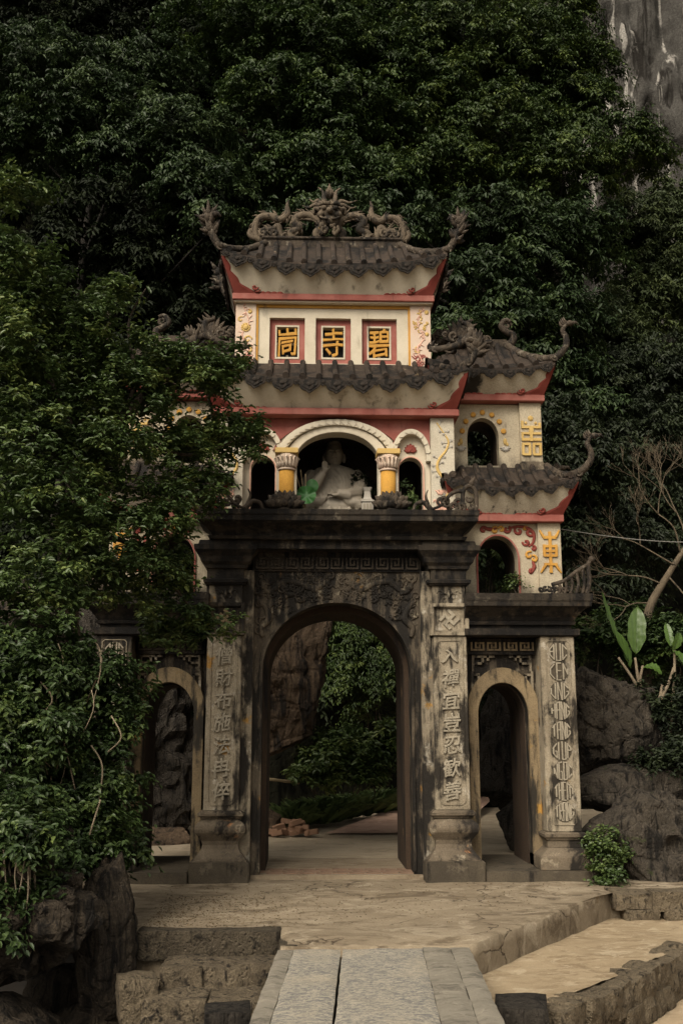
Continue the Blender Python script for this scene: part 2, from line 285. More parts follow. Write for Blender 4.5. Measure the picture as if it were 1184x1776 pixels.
class MB:
    def __init__(s): s.v, s.f = [], []
    def add(s, v, f):
        n = len(s.v); s.v += [tuple(p) for p in v]; s.f += [tuple(i + n for i in q) for q in f]; return s
    def box(s, x0, x1, y0, y1, z0, z1):
        return s.loft([(z0, x0, x1, y0, y1), (z1, x0, x1, y0, y1)])
    def loft(s, L):
        v, f = [], []
        for z, x0, x1, y0, y1 in L: v += [(x0, y0, z), (x1, y0, z), (x1, y1, z), (x0, y1, z)]
        for k in range(len(L) - 1):
            for j in range(4):
                a, b = 4 * k + j, 4 * k + (j + 1) % 4
                f.append((a, b, b + 4, a + 4))
        m = 4 * (len(L) - 1)
        f += [(3, 2, 1, 0), (m, m + 1, m + 2, m + 3)]
        return s.add(v, f)
    def prism(s, poly, y0, y1):
        n = len(poly); v = [(x, y0, z) for x, z in poly] + [(x, y1, z) for x, z in poly]
        f = [tuple(range(n)), tuple(range(2 * n - 1, n - 1, -1))] + [(i, i + n, (i + 1) % n + n, (i + 1) % n) for i in range(n)]
        return s.add(v, f)
    def tube(s, path, rad, n=8, fy=1.0, cap=True):
        P = [Vector(p) for p in path]; m = len(P)
        if isinstance(rad, (int, float)): rad = [rad] * m
        v, f = [], []; up = Vector((0.13, 1, 0.07)).normalized()
        for i, p in enumerate(P):
            t = (P[min(i + 1, m - 1)] - P[max(i - 1, 0)]).normalized()
            a = t.cross(up)
            if a.length < 1e-3: a = t.cross(Vector((1, 0, 0)))
            a.normalize(); b = a.cross(t).normalized(); up = b
            for j in range(n):
                th = 2 * PI * j / n; q = p + a * (math.cos(th) * rad[i]) + b * (math.sin(th) * rad[i] * fy)
                v.append(q)
        for i in range(m - 1):
            for j in range(n):
                f.append((i * n + j, i * n + (j + 1) % n, (i + 1) * n + (j + 1) % n, (i + 1) * n + j))
        if cap: f += [tuple(range(n - 1, -1, -1)), tuple((m - 1) * n + j for j in range(n))]
        return s.add(v, f)
    def lathe(s, prof, c, n=16, sx=1, sy=1):
        v, f = [], []; m = len(prof)
        for r, z in prof:
            for j in range(n):
                th = 2 * PI * j / n; v.append((c[0] + r * math.cos(th) * sx, c[1] + r * math.sin(th) * sy, c[2] + z))
        for i in range(m - 1):
            for j in range(n): f.append((i * n + j, i * n + (j + 1) % n, (i + 1) * n + (j + 1) % n, (i + 1) * n + j))
        f += [tuple(range(n - 1, -1, -1)), tuple((m - 1) * n + j for j in range(n))]
        return s.add(v, f)
    def ball(s, c, r, nu=12, nv=8):
        if isinstance(r, (int, float)): r = (r, r, r)
        pr = [(math.sin(PI * i / nv), -math.cos(PI * i / nv)) for i in range(nv + 1)]
        v, f = [], []
        for q, z in pr:
            q = max(q, 0.02)
            for j in range(nu):
                th = 2 * PI * j / nu; v.append((c[0] + q * math.cos(th) * r[0], c[1] + q * math.sin(th) * r[1], c[2] + z * r[2]))
        for i in range(nv):
            for j in range(nu): f.append((i * nu + j, i * nu + (j + 1) % nu, (i + 1) * nu + (j + 1) % nu, (i + 1) * nu + j))
        return s.add(v, f)
    def mesh(s, name, mat, bevel=0.0, smooth=False, recalc=True):
        me = bpy.data.meshes.new(name); me.from_pydata(s.v, [], s.f)
        bm = bmesh.new(); bm.from_mesh(me)
        if recalc: bmesh.ops.recalc_face_normals(bm, faces=bm.faces)
        if bevel:
            ed = [e for e in bm.edges if len(e.link_faces) == 2 and e.calc_face_angle(0) > 0.6]
            bmesh.ops.bevel(bm, geom=ed, offset=bevel, segments=2, affect='EDGES', clamp_overlap=True)
        bm.to_mesh(me); bm.free()
        if smooth: me.polygons.foreach_set('use_smooth', [True] * len(me.polygons))
        me.materials.append(M[mat] if isinstance(mat, str) else mat)
        return me
    def build(s, name, mat, parent=None, bevel=0.0, smooth=False, **kw):
        return link(bpy.data.objects.new(name, s.mesh(name, mat, bevel, smooth)), parent, **kw)

def spline(pts, k=6):
    """Catmull-Rom through pts"""
    P = [Vector(p) for p in pts]; out = []
    for i in range(len(P) - 1):
        a, b, c, d = P[max(i - 1, 0)], P[i], P[i + 1], P[min(i + 2, len(P) - 1)]
        for j in range(k):
            t = j / k
            out.append(0.5 * ((2 * b) + (c - a) * t + (2 * a - 5 * b + 4 * c - d) * t * t + (3 * b - a - 3 * c + d) * t ** 3))
    return out + [P[-1]]
def taper(n, a, b, mid=None):
    if mid is None: return [a + (b - a) * i / (n - 1) for i in range(n)]
    return [(a + (mid - a) * 2 * i / (n - 1)) if i < (n - 1) / 2 else (mid + (b - mid) * (2 * i / (n - 1) - 1)) for i in range(n)]

def stone_block(name, mat, parent, c, size, seed, rot=0.0, cuts=5, amp=0.03, freq=3.0, rnd=0.25, tilt=(0, 0), **kw):
    bm = bmesh.new(); bmesh.ops.create_cube(bm, size=2.0)
    bmesh.ops.subdivide_edges(bm, edges=bm.edges[:], cuts=cuts, use_grid_fill=True)
    off = Vector((seed * 3.17, seed * 1.91, seed * 0.77)); S = Vector(size)
    for v in bm.verts:
        p = v.co.copy(); n = p.normalized()
        p = p.lerp(n * 1.25, rnd)
        q = Vector((p.x * S.x, p.y * S.y, p.z * S.z)) * 0.5
        d = noise.fractal(q * freq + off, 1.0, 2.0, 4) * amp + noise.noise(q * freq * 0.5 + off * 2) * amp * 1.3
        q += Vector((n.x, n.y, n.z)) * d
        v.co = q
    bmesh.ops.transform(bm, matrix=Matrix.Translation(c) @ Matrix.Rotation(rot, 4, 'Z') @ Matrix.Rotation(tilt[0], 4, 'X') @ Matrix.Rotation(tilt[1], 4, 'Y'), verts=bm.verts)
    me = bpy.data.meshes.new(name); bm.to_mesh(me); bm.free(); me.materials.append(M[mat])
    me.polygons.foreach_set('use_smooth', [amp < 0.02 or cuts > 6] * len(me.polygons))
    return link(bpy.data.objects.new(name, me), parent, **kw)

def boulder(name, mat, c, r, seed, sub=5, amp=0.28, freq=1.0, flute=0.12, parent=None, cut=None, **kw):
    """karst boulder: noise-carved, with vertical flutes and facets"""
    bm = bmesh.new(); bmesh.ops.create_icosphere(bm, subdivisions=sub, radius=1.0)
    off = Vector((seed * 5.3, seed * 2.7, seed * 9.1)); R = Vector(r); mr = min(r)
    Rr = random.Random(seed * 13 + 1); planes = []
    for _ in range(22):
        pn = Vector((Rr.gauss(0, 1), Rr.gauss(0, 1), Rr.gauss(0, .8))).normalized(); planes.append((pn, Rr.uniform(.62, .93)))
    for v in bm.verts:
        n = v.co.normalized()
        for pn, ph in planes:
            dt = n.dot(pn)
            if dt > ph: n = n - pn * (dt - ph) * .92
        q = Vector((n.x * R.x, n.y * R.y, n.z * R.z))
        f1 = noise.fractal(q * freq + off, 0.9, 2.1, 5)
        cell = noise.voronoi(q * freq * 1.1 + off, distance_metric='DISTANCE', exponent=2.5)[0]
        f2 = (cell[1] - cell[0])
        fl = noise.noise(Vector((q.x * 5.5, q.y * 5.5, q.z * 0.9)) + off)
        rg = abs(noise.noise(q * freq * 2.3 + off * 1.7))
        d = f1 * amp * 0.5 + (f2 - 0.3) * amp * 0.3 + fl * flute * 0.45 - (0.12 - min(rg, 0.12)) * flute * 3.0
        d += noise.fractal(q * freq * 4.5 + off, .8, 2.2, 5) * amp * .16 - max(0, .10 - abs(noise.noise(q * freq * 2.1 + off * 3))) * amp * .55
        q *= 1 + d / max(0.6, mr) * 0.9 * min(1, mr)
        if cut: q = cut(q)
        v.co = q + Vector(c)
    me = bpy.data.meshes.new(name); bm.to_mesh(me); bm.free(); me.materials.append(M[mat])
    me.polygons.foreach_set('use_smooth', [False] * len(me.polygons))
    return link(bpy.data.objects.new(name, me), parent, **kw)

# text ---------------------------------------------------------------------------------------------------------------------
_tx = {}
def text_geo(ch, bold=0.03, depth=0.06, res=3):
    """glyph as vertices and faces in the x-z plane, facing -y, unit height, centred"""
    key = (ch, bold, depth)
    if key in _tx: return _tx[key]
    c = bpy.data.curves.new('glyph', 'FONT'); c.body = ch; c.extrude = depth; c.bevel_depth = bold; c.bevel_resolution = 1; c.resolution_u = res
    o = bpy.data.objects.new('glyph', c); COL.objects.link(o)
    dg = bpy.context.evaluated_depsgraph_get(); dg.update()
    me = bpy.data.meshes.new_from_object(o.evaluated_get(dg))
    v = np.array([p.co[:] for p in me.vertices]); f = [tuple(p.vertices) for p in me.polygons]
    bpy.data.objects.remove(o); bpy.data.curves.remove(c); bpy.data.meshes.remove(me)
    lo, hi = v.min(0), v.max(0); v = v - (lo + hi) / 2
    v[:, :2] /= max(hi[0] - lo[0], hi[1] - lo[1]); v[:, 2] /= max(1e-6, (hi[2] - lo[2]))
    out = np.stack([v[:, 0], -v[:, 2], v[:, 1]], 1)
    _tx[key] = (out, f); return _tx[key]
def glyph(ch, parent, mat, x, y, z, sx, sz, dep, bold=0.03, name='character', round_word=False, slant=0.0):
    v, f = text_geo(ch, bold)
    v = v.copy()
    if round_word:
        v[:, 0] /= np.abs(v[:, 0]).max(); v[:, 2] /= np.abs(v[:, 2]).max()
        v[:, 2] *= np.sqrt(np.clip(1 - (0.86 * v[:, 0]) ** 2, 0.02, 1)) ; v[:, [0, 2]] *= 0.5
    else:
        v[:, 0] += v[:, 2] * slant
        v[:, 2] += v[:, 0] * slant * 0.8 + 0.03 * np.sin(v[:, 0] * 7)
        v[:, 0] += 0.02 * np.sin(v[:, 2] * 9)
    v = v * np.array([sx, dep, sz])
    me = bpy.data.meshes.new(name); me.from_pydata([tuple(p) for p in v], [], f); me.materials.append(M[mat])
    o = bpy.data.objects.new(name, me); o.location = (x, y, z)
    return link(o, parent)
# ================================================================ THE SETTING: ground sheets, terraces, hillside, cliff
def sheet(name, mat, fn, nu, nv, kind='structure', smooth=True, parent=None):
    v = [fn(i / nu, j / nv) for j in range(nv + 1) for i in range(nu + 1)]
    f = [(j * (nu + 1) + i, j * (nu + 1) + i + 1, (j + 1) * (nu + 1) + i + 1, (j + 1) * (nu + 1) + i) for j in range(nv) for i in range(nu)]
    me = bpy.data.meshes.new(name); me.from_pydata(v, [], f); me.materials.append(M[mat])
    me.polygons.foreach_set('use_smooth', [smooth] * len(me.polygons))
    return link(bpy.data.objects.new(name, me), parent, kind=kind)
def nz(x, y, z=0.0, f=1.0, o=4): return noise.fractal(Vector((x * f, y * f, z * f)), 1.0, 2.0, o)
def lerp(a, b, t): return a + (b - a) * t

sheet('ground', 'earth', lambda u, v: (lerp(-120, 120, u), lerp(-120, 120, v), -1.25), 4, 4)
# right-hand lower ground beyond the low rubble wall
sheet('lower_path', 'path', lambda u, v: (lerp(1.7, 22, u), lerp(-16, -1.2, v), -0.67 + 0.02 * nz(u * 20, v * 15)), 60, 40)
FRONT = [(-2.12, -3.17), (-1.95, -3.2), (-0.63, -3.26), (-0.62, -3.93), (1.08, -3.88), (3.2, -0.86), (3.6, -0.9), (9.0, -1.1)]
def front(u):
    t = u * (len(FRONT) - 1); i = min(int(t), len(FRONT) - 2); a, b = FRONT[i], FRONT[i + 1]; k = t - i
    return a[0] + (b[0] - a[0]) * k, a[1] + (b[1] - a[1]) * k
def terr(u, v):
    x, y = front(u)
    bx = lerp(-3.6, 9.0, u)
    if v < 0.12:                                    # face below the edge, rough
        k = 1 - v / 0.12
        j = 0.035 * nz(x * 1.0, y * 1.0, k * 1.2, 3.0)
        return (x + j, y - 0.03 * (1 - abs(2 * k - 1)) + j, 0.0 - 0.02 * (k > 0) - k * 1.1)
    k = (v - 0.12) / 0.88
    X, Y = lerp(x, bx, k ** 1.2), lerp(y, 0.5, k)
    e = max(0.0, 1 - k * 14)
    return (X, Y + 0.03 * nz(X, Y, 0, 4) * e, 0.012 + 0.014 * nz(X, Y, 0, 1.3) + 0.006 * nz(X, Y, 3, 6) - 0.03 * e * (0.6 + nz(X, Y, 1, 5)))
sheet('terrace', 'terrace', terr, 210, 90)
sheet('courtyard', 'court', lambda u, v: (lerp(-9, 9, u), lerp(0.48, 16, v), 0.015 + 0.015 * nz(u * 18, v * 15)), 70, 60)
def rp(u, v):                                        # reddish path climbing behind the gate
    y = lerp(5.6, 15, v); xl = -.05 + (y - 5.6) * 0.34 + 0.12 * math.sin(v * 5); return (lerp(xl, xl + 2.0, u), y, 0.05 + v * 0.3)
sheet('red_path', 'redpath', rp, 20, 30)
# left-hand hollow is the bare ground; the sunny lower terrace on the other side
LT = [(1.0, -5.1), (1.55, -4.86), (2.22, -4.1), (2.8, -3.35), (3.4, -2.55), (4.6, -1.9), (9.0, -1.4)]
def ltf(u, v):
    t = u * (len(LT) - 1); i = min(int(t), len(LT) - 2); a, b = LT[i], LT[i + 1]; k = t - i
    x0, y0 = a[0] + (b[0] - a[0]) * k, a[1] + (b[1] - a[1]) * k
    x1, y1 = lerp(0.6, 9.0, u), lerp(-3.0, -0.4, min(1, u * 2.6))
    v = .05 + .95 * v
    X, Y = lerp(x0, x1, v), lerp(y0, y1, v)
    return (X, Y, -0.28 + 0.015 * nz(X, Y, 0, 1.4) + 0.006 * nz(X, Y, 2, 6))
sheet('lower_terrace', 'lower', ltf, 90, 50)

# hillside behind and the far cliff
def hill(u, v):
    x = lerp(-26, 26, u); z = lerp(-0.3, 34, v) * (1.0 if x < 5.2 else max(.36, 1 - (x - 5.2) * .22))
    y = 11.5 + z * 0.16 + 1.6 * nz(x, z, 0, 0.16) + 0.5 * nz(x, z, 4, 0.7)
    if x > 6: y += (x - 6) * 0.6
    return (x, y, z)
sheet('hillside', 'hill', hill, 110, 90)
def cliff(u, v):
    x = lerp(4, 34, u); z = lerp(6, 46, v)
    fl = noise.noise(Vector((x * 1.1, 0, z * 0.12)))
    y = 27 + 1.6 * nz(x, z * 0.3, 0, 0.35) + 0.55 * fl + 0.35 * nz(x, z * 0.25, 7, 2.0) + (0.9 if (z + 0.8 * nz(x, 0, 0, .3)) % 8.5 < 0.5 else 0)
    return (x, y, z)
sheet('cliff_hill', 'cliff', cliff, 170, 170, smooth=True)

# ================================================================ THE GATE
gate = empty('temple_gate', (0, 0, 0), 'weathered three-arched temple gate with tiered curved roofs and dragon ridge', 'gate')
XO = -0.03
def arch_pts(xc, hw, zs, h, n=28, a0=PI, a1=0.0):
    return [(xc + hw * math.cos(a0 + (a1 - a0) * i / n), zs + h * math.sin(a0 + (a1 - a0) * i / n)) for i in range(n + 1)]
def arch_wall(mb, xl, xr, z0, z1, xc, hw, zs, h, y0, y1):
    mb.prism([(xl, z0), (xc - hw, z0)] + arch_pts(xc, hw, zs, h) + [(xc + hw, z0), (xr, z0), (xr, z1), (xl, z1)], y0, y1)
def arch_ring(mb, xc, hw, zs, h, t, y0, y1, zb=None, th=None):
    inner = arch_pts(xc, hw, zs, h); outer = arch_pts(xc, hw + t, zs, h + (th or t))
    if zb is not None: inner = [(xc - hw, zb)] + inner + [(xc + hw, zb)]; outer = [(xc - hw - t, zb)] + outer + [(xc + hw + t, zb)]
    mb.prism(outer + inner[::-1], y0, y1)

# ---- central arch block: front wall with the opening, the barrel, rear wall
FZ = 0.10
b = MB(); arch_wall(b, -1.12, 1.12, 0.0, 4.0, 0, 0.98, 2.62, 0.90, 0.20, 0.62)
b.build('arch_wall', 'wallmould', gate)
b = MB(); arch_wall(b, -1.30, 1.30, 0.0, 3.98, 0, 0.92, 2.60, 0.84, 0.63, 1.90)
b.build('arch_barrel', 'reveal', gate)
b = MB(); arch_ring(b, 0, 0.975, 2.62, 0.895, 0.035, 0.175, 0.24, 0.1)
b.build('arch_edge_moulding', 'wallmould', gate)
for s in (-1, 1):
    b = MB(); b.box(min(s * 1.10, s * 1.275), max(s * 1.10, s * 1.275), 0.09, 0.60, 0.02, 3.93); b.build('side_strip', 'stone', gate, 0.008)
    b = MB(); b.box(min(s * 1.2, s * 1.74), max(s * 1.2, s * 1.74), 0.30, 1.88, 0.0, 4.2); b.build('pier', 'mould', gate)
# dragon relief over the arch
rel = MB(); R2 = random.Random(5)
def curl(mb, x, z, r, turns, a0, sgn, y=0.188, w=0.028, n=26, fy=0.7):
    pts = []
    for i in range(n + 1):
        t = i / n; rr = r * (1 - 0.86 * t); a = a0 + sgn * turns * 2 * PI * t
        pts.append((x + rr * math.cos(a), y, z + rr * math.sin(a)))
    mb.tube(pts, taper(n + 1, w * 0.6, w * 0.45, w), 6, fy)
for s in (-1, 1):
    body = spline([(s * 1.02, .19, 3.82), (s * .93, .19, 3.66), (s * .82, .19, 3.70), (s * .70, .19, 3.80), (s * .50, .19, 3.77), (s * .34, .19, 3.70), (s * .24, .19, 3.72), (s * .14, .19, 3.80)], 6)
    rel.tube(body, taper(len(body), 0.02, 0.035, 0.045), 8, 0.6)
    body = spline([(s * 1.05, .19, 3.55), (s * .95, .19, 3.45), (s * .90, .19, 3.30), (s * 1.0, .19, 3.18), (s * .98, .19, 3.06)], 6)
    rel.tube(body, taper(len(body), 0.02, 0.03, 0.05), 8, 0.7)
    for k in range(64):
        x = R2.uniform(0.04, 1.06); z = R2.uniform(3.52 if x < 0.6 else 3.12 + (1.06 - x) * 0.55, 3.88)
        curl(rel, s * x, z, R2.uniform(.035, .075), R2.uniform(.7, 1.4), R2.uniform(0, 6.28), s * R2.choice((-1, 1)), w=R2.uniform(.012, .022))
    for k in range(60):
        x = R2.uniform(0.06, 1.06); z = R2.uniform(3.55 if x < 0.6 else 3.15 + (1.06 - x) * 0.5, 3.9); a = R2.uniform(0, 6.28); L = R2.uniform(.06, .15)
        p = [(s * x + L * t * math.cos(a + t), .197, z + L * t * math.sin(a + t) + .012 * math.sin(t * 9)) for t in (0, .25, .5, .75, 1)]
        rel.tube(p, taper(5, .018, .004), 5, 0.7)
    for x, z, q in ((.30, 3.70, .075), (.62, 3.62, .05), (.97, 3.72, .05), (.86, 3.64, .035)): rel.ball((s * x, .195, z), (q, .03, q * .8), 10, 6)
rel.build('dragon_relief', M['wallmould'], gate, smooth=True)

# key-fret band: each key its own piece
def fret_mesh(w, h, d, t, mat, name='fret_motif'):
    b = MB()
    seg = [((-.5, -.5), (-.5, .5)), ((-.5, .5), (.15, .5)), ((.15, .5), (.15, -.15)), ((.15, -.15), (-.18, -.15)), ((-.18, -.15), (-.18, .15)), ((-.5, -.5), (.5, -.5)), ((.5, -.5), (.5, .5))]
    for i, ((x0, z0), (x1, z1)) in enumerate(seg):
        xa, xb = sorted((x0 * w, x1 * w)); za, zb = sorted((z0 * h, z1 * h)); e = 0.0012 * i
        b.box(xa - t, xb + t, -d - e, 0.0, za - t, zb + t)
    return b.mesh(name, mat)
b = MB(); b.box(-1.12, 1.12, 0.165, 0.5, 3.93, 4.19); b.build('fret_band', 'mould', gate)
fb = [o for o in gate.children if o.name.startswith('fret_band')][0]
fm = fret_mesh(0.15, 0.13, 0.022, 0.012, 'mould')
for k in range(11): copy_at(fm, 'fret_motif', fb, (-1.0 + k * 0.2, 0.166, 4.035), sc=(1 if k % 2 else -1, 1, 1))

# ---- moulded cornice of the central block
def rect(z, hx, yf, yb=None): return (z, -hx, hx, yf, 1.75 - yf if yb is None else yb)
b = MB(); b.loft([rect(4.192, 1.60, -0.10), rect(4.30, 1.60, -0.10), rect(4.305, 1.68, -0.19), rect(4.345, 1.70, -0.21), rect(4.35, 1.64, -0.15), rect(4.385, 1.655, -0.165), rect(4.42, 1.69, -0.20), rect(4.46, 1.735, -0.27), rect(4.495, 1.79, -0.36), rect(4.51, 1.80, -0.37)])
b.build('cornice', 'mould', gate)
b = MB(); b.loft([rect(4.512, 1.815, -0.40), rect(4.585, 1.82, -0.405), rect(4.59, 1.83, -0.42), rect(4.66, 1.835, -0.425)]); b.build('cornice_slab', 'mould', gate, 0.008)

# ---- the two inscribed pillars
def sq(cx, cy, L): return [(z, cx - r, cx + r, cy - r, cy + r) for z, r in L]
def vase(n, z0, z1):
    K = [(0, .322), (.05, .315), (.14, .275), (.25, .235), (.36, .222), (.46, .232), (.56, .268), (.66, .305), (.75, .318), (.83, .312), (.90, .285), (.96, .240), (1.0, .222)]
    out = []
    for i in range(n + 1):
        t = i / n; k = max(q for q in range(len(K) - 1) if K[q][0] <= t + 1e-9); (t0, r0), (t1, r1) = K[k], K[k + 1]; e = (t - t0) / (t1 - t0)
        out.append((lerp(z0, z1, t), lerp(r0, r1, e)))
    return out
def panel_frame(mb, cx, y, hw, z0, z1, t=0.010, d=0.010, notch=0.045):
    """incised panel outline with notched corners, as thin raised fillets"""
    out = []
    for sx, sz, cz in ((-1, -1, z0), (1, -1, z0), (1, 1, z1), (-1, 1, z1)):
        c = [(cx + sx * hw, cz - sz * notch), (cx + sx * (hw - notch * .35), cz - sz * notch * .35 - sz * notch * .2), (cx + sx * (hw - notch), cz)]
        out += c if sx * sz > 0 else c[::-1]
    n = len(out)
    for i in range(n):
        a, b_ = Vector((out[i][0], 0, out[i][1])), Vector((out[(i + 1) % n][0], 0, out[(i + 1) % n][1])); dv = (b_ - a); L = dv.length; dv.normalize(); nn = Vector((-dv.z, 0, dv.x)) * t / 2
        a -= dv * t * .3; b_ += dv * t * .3
        P = [a + nn, b_ + nn, b_ - nn, a - nn]; e = 0.0008 * (i % 3)
        mb.add([(p.x, y - d - e, p.z) for p in P] + [(p.x, y + 0.004, p.z) for p in P], [(0, 1, 2, 3), (0, 4, 5, 1), (1, 5, 6, 2), (2, 6, 7, 3), (3, 7, 4, 0)])
def swirl_emblem(mb, x, y, z, r, d):
    c, s_ = math.cos(PI / 4), math.sin(PI / 4); t = r * 0.2
    def bar(x0, x1, z0, z1, e):
        P = [(x0, z0), (x1, z0), (x1, z1), (x0, z1)]
        mb.prism([(x + px * c - pz * s_, z + px * s_ + pz * c) for px, pz in P], y - d - e, y)
    bar(-t, t, -r, r, 0); bar(-r, r, -t, t, 0.001)
    bar(-r, -t, r - 2 * t, r, 0.002); bar(t, r, -r, -r + 2 * t, 0.002); bar(-r, -r + 2 * t, -r, -t, 0.002); bar(r - 2 * t, r, t, r, 0.002)
L_TXT, R_TXT = '僧財布施法冉倅', '入禪宜豈忍歓善'
for s, txt, rot in ((-1, L_TXT, .05), (1, R_TXT, .05)):
    cx = s * 1.465; P = MB(); P.loft(sq(cx, 0.225, [(0.86, 0.222), (3.06, 0.222)])); pil = P.build('pillar', 'shaft', gate, 0.010)
    b = MB(); b.loft(sq(cx, 0.225, [(-0.02, 0.372), (0.255, 0.372)])); b.build('plinth', 'plinth', pil, 0.014)
    b = MB(); b.loft(sq(cx, 0.225, [(0.256, 0.335), (0.27, 0.335)] + vase(30, 0.271, 0.765))); b.build('pedestal', 'ped', pil)
    b = MB(); b.loft(sq(cx, 0.225, [(0.766, 0.25), (0.79, 0.255), (0.80, 0.285), (0.835, 0.288), (0.84, 0.262), (0.862, 0.255)])); b.build('pedestal_cap', 'ped', pil, 0.004)
    b = MB(); panel_frame(b, cx, 0.003, 0.165, 0.93, 3.0); b.build('panel_frame', 'shaft', pil)
    for k, ch in enumerate(txt):
        z = 2.80 - k * 0.283; big = 0.8 if ch == '入' else 1.0
        glyph(ch, pil, 'letter', cx + random.uniform(-.008, .008), -0.006, z, 0.225, 0.235 * big, 0.034, 0.02, slant=random.uniform(.04, .12))
    # emblem box
    b = MB(); x0, x1, z0, z1, t = cx - .255, cx + .255, 3.065, 3.49, 0.05
    b.box(x0, x0 + t, -.035, .48, z0, z1); b.box(x1 - t, x1, -.035, .48, z0, z1); b.box(x0 + t, x1 - t, -.034, .48, z1 - t, z1 - .001); b.box(x0 + t, x1 - t, -.034, .48, z0 + .001, z0 + t)
    for a0, a1, c0, c1 in ((x0 + t, x0 + t + .014, z0 + t, z1 - t), (x1 - t - .014, x1 - t, z0 + t, z1 - t), (x0 + t + .014, x1 - t - .014, z1 - t - .014, z1 - t), (x0 + t + .014, x1 - t - .014, z0 + t, z0 + t + .014)):
        b.box(a0, a1, -.012, .2, c0, c1)
    b.box(x0 + t + .014, x1 - t - .014, .02, .2, z0 + t + .014, z1 - t - .014)
    b.build('emblem_box', 'shaft' if s > 0 else 'wallmould', pil, 0.005)
    b = MB(); swirl_emblem(b, cx, 0.021, (z0 + z1) / 2, 0.098, 0.022); b.build('emblem', 'letter' if s > 0 else 'ochre_stone', pil)
    b = MB(); b.loft(sq(cx, 0.225, [(3.492, 0.215), (3.715, 0.215)])); b.build('flower_panel', 'stone', pil)
    b = MB()
    for q in (-1, 1):
        curl(b, cx + q * .105, 3.62, .05, .75, 0 if q > 0 else PI, q, 0.008, .016); curl(b, cx + q * .05, 3.57, .04, .7, PI / 2, -q, 0.008, .012)
        b.tube([(cx + q * .02, .006, 3.60), (cx + q * .045, .0, 3.63), (cx + q * .085, .006, 3.60)], [.006, .016, .004], 6)
    b.tube([(cx, .006, 3.545), (cx, -.004, 3.60), (cx, .004, 3.67)], [.004, .022, .004], 6)
    b.build('flower_relief', 'stone', pil, smooth=True)
    b = MB(); b.loft(sq(cx, 0.225, [(3.716, 0.225), (3.725, 0.255), (3.745, 0.262), (3.75, 0.285), (3.79, 0.292), (3.80, 0.275), (3.802, 0.235), (3.93, 0.235), (3.94, 0.27), (3.98, 0.28), (4.02, 0.32), (4.09, 0.345), (4.16, 0.40)])); b.build('capital', 'mould', pil)
    b = MB(); b.loft([(4.162, cx - .405, cx + .405, -.185, .8), (4.235, cx - .41, cx + .41, -.19, .8), (4.24, cx - .36, cx + .36, -.14, .8), (4.30, cx - .345, cx + .345, -.125, .8)]); b.build('cornice_block', 'mould', pil, 0.006)

BARS = {'B': (2, 'V0 V2 T M D'), 'U': (2, 'V0 V2 D'), 'C': (2, 'V0 T D'), 'E': (2, 'V0 T M D'), 'N': (2, 'V0 V2 X'), 'G': (2, 'V0 T D H2 m'), 'H': (2, 'V0 V2 M'), 'A': (2, 'V0 V2 T M'), 'T': (2, 'V1 T'), 'I': (1, 'V0'), 'P': (2, 'V0 U2 T M'), 'O': (2, 'V0 V2 T D'), 'M': (4, 'V0 V2 V4 T'), 'R': (2, 'V0 U2 T M X2')}
def round_word(word, r=.118, t=.0085, d=.016):
    """letters drawn as tall bars stretched to fill a circle"""
    mb = MB(); tot = sum(BARS[ch][0] for ch in word) + 1.1 * (len(word) - 1); x = 0.0
    def bar(p, q, w, e=0.0):
        (x0, z0), (x1, z1) = p, q; dv = Vector((x1 - x0, 0, z1 - z0)).normalized(); nn = Vector((-dv.z, 0, dv.x)) * w
        P = [(x0 + nn.x, z0 + nn.z), (x1 + nn.x, z1 + nn.z), (x1 - nn.x, z1 - nn.z), (x0 - nn.x, z0 - nn.z)]; mb.prism(P, -d - e, 0)
    for ch in word:
        w, segs = BARS[ch]
        def at(u, v):                                             # u in bar columns, v -1..1 of the local chord
            px = (-1 + 2 * (x + u) / tot) * .95; return (px * r, v * r * math.sqrt(max(.09, 1 - px * px)))
        for i, s_ in enumerate(segs.split()):
            e = .0007 * i
            if s_[0] == 'V': bar(at(float(s_[1]) * w / (4 if w == 4 else 2) , -1), at(float(s_[1]) * w / (4 if w == 4 else 2), 1), t, e)
            elif s_[0] == 'U': bar(at(w, .1), at(w, 1), t, e)
            elif s_[0] == 'H': bar(at(w, -1), at(w, -.05), t, e)
            elif s_[0] == 'X': bar(at(0, 1 if s_ == 'X' else 0), at(w, -1), t * .8, e)
            elif s_[0] == 'm': bar(at(w * .5, -.05), at(w, -.05), t * .8, e)
            else:
                v = {'T': .95, 'M': .1, 'D': -.95}[s_[0]]; bar(at(0, v), at(w, v), t * .85, e)
        x += w + 1.1
    return mb.mesh('round_word', 'letter')
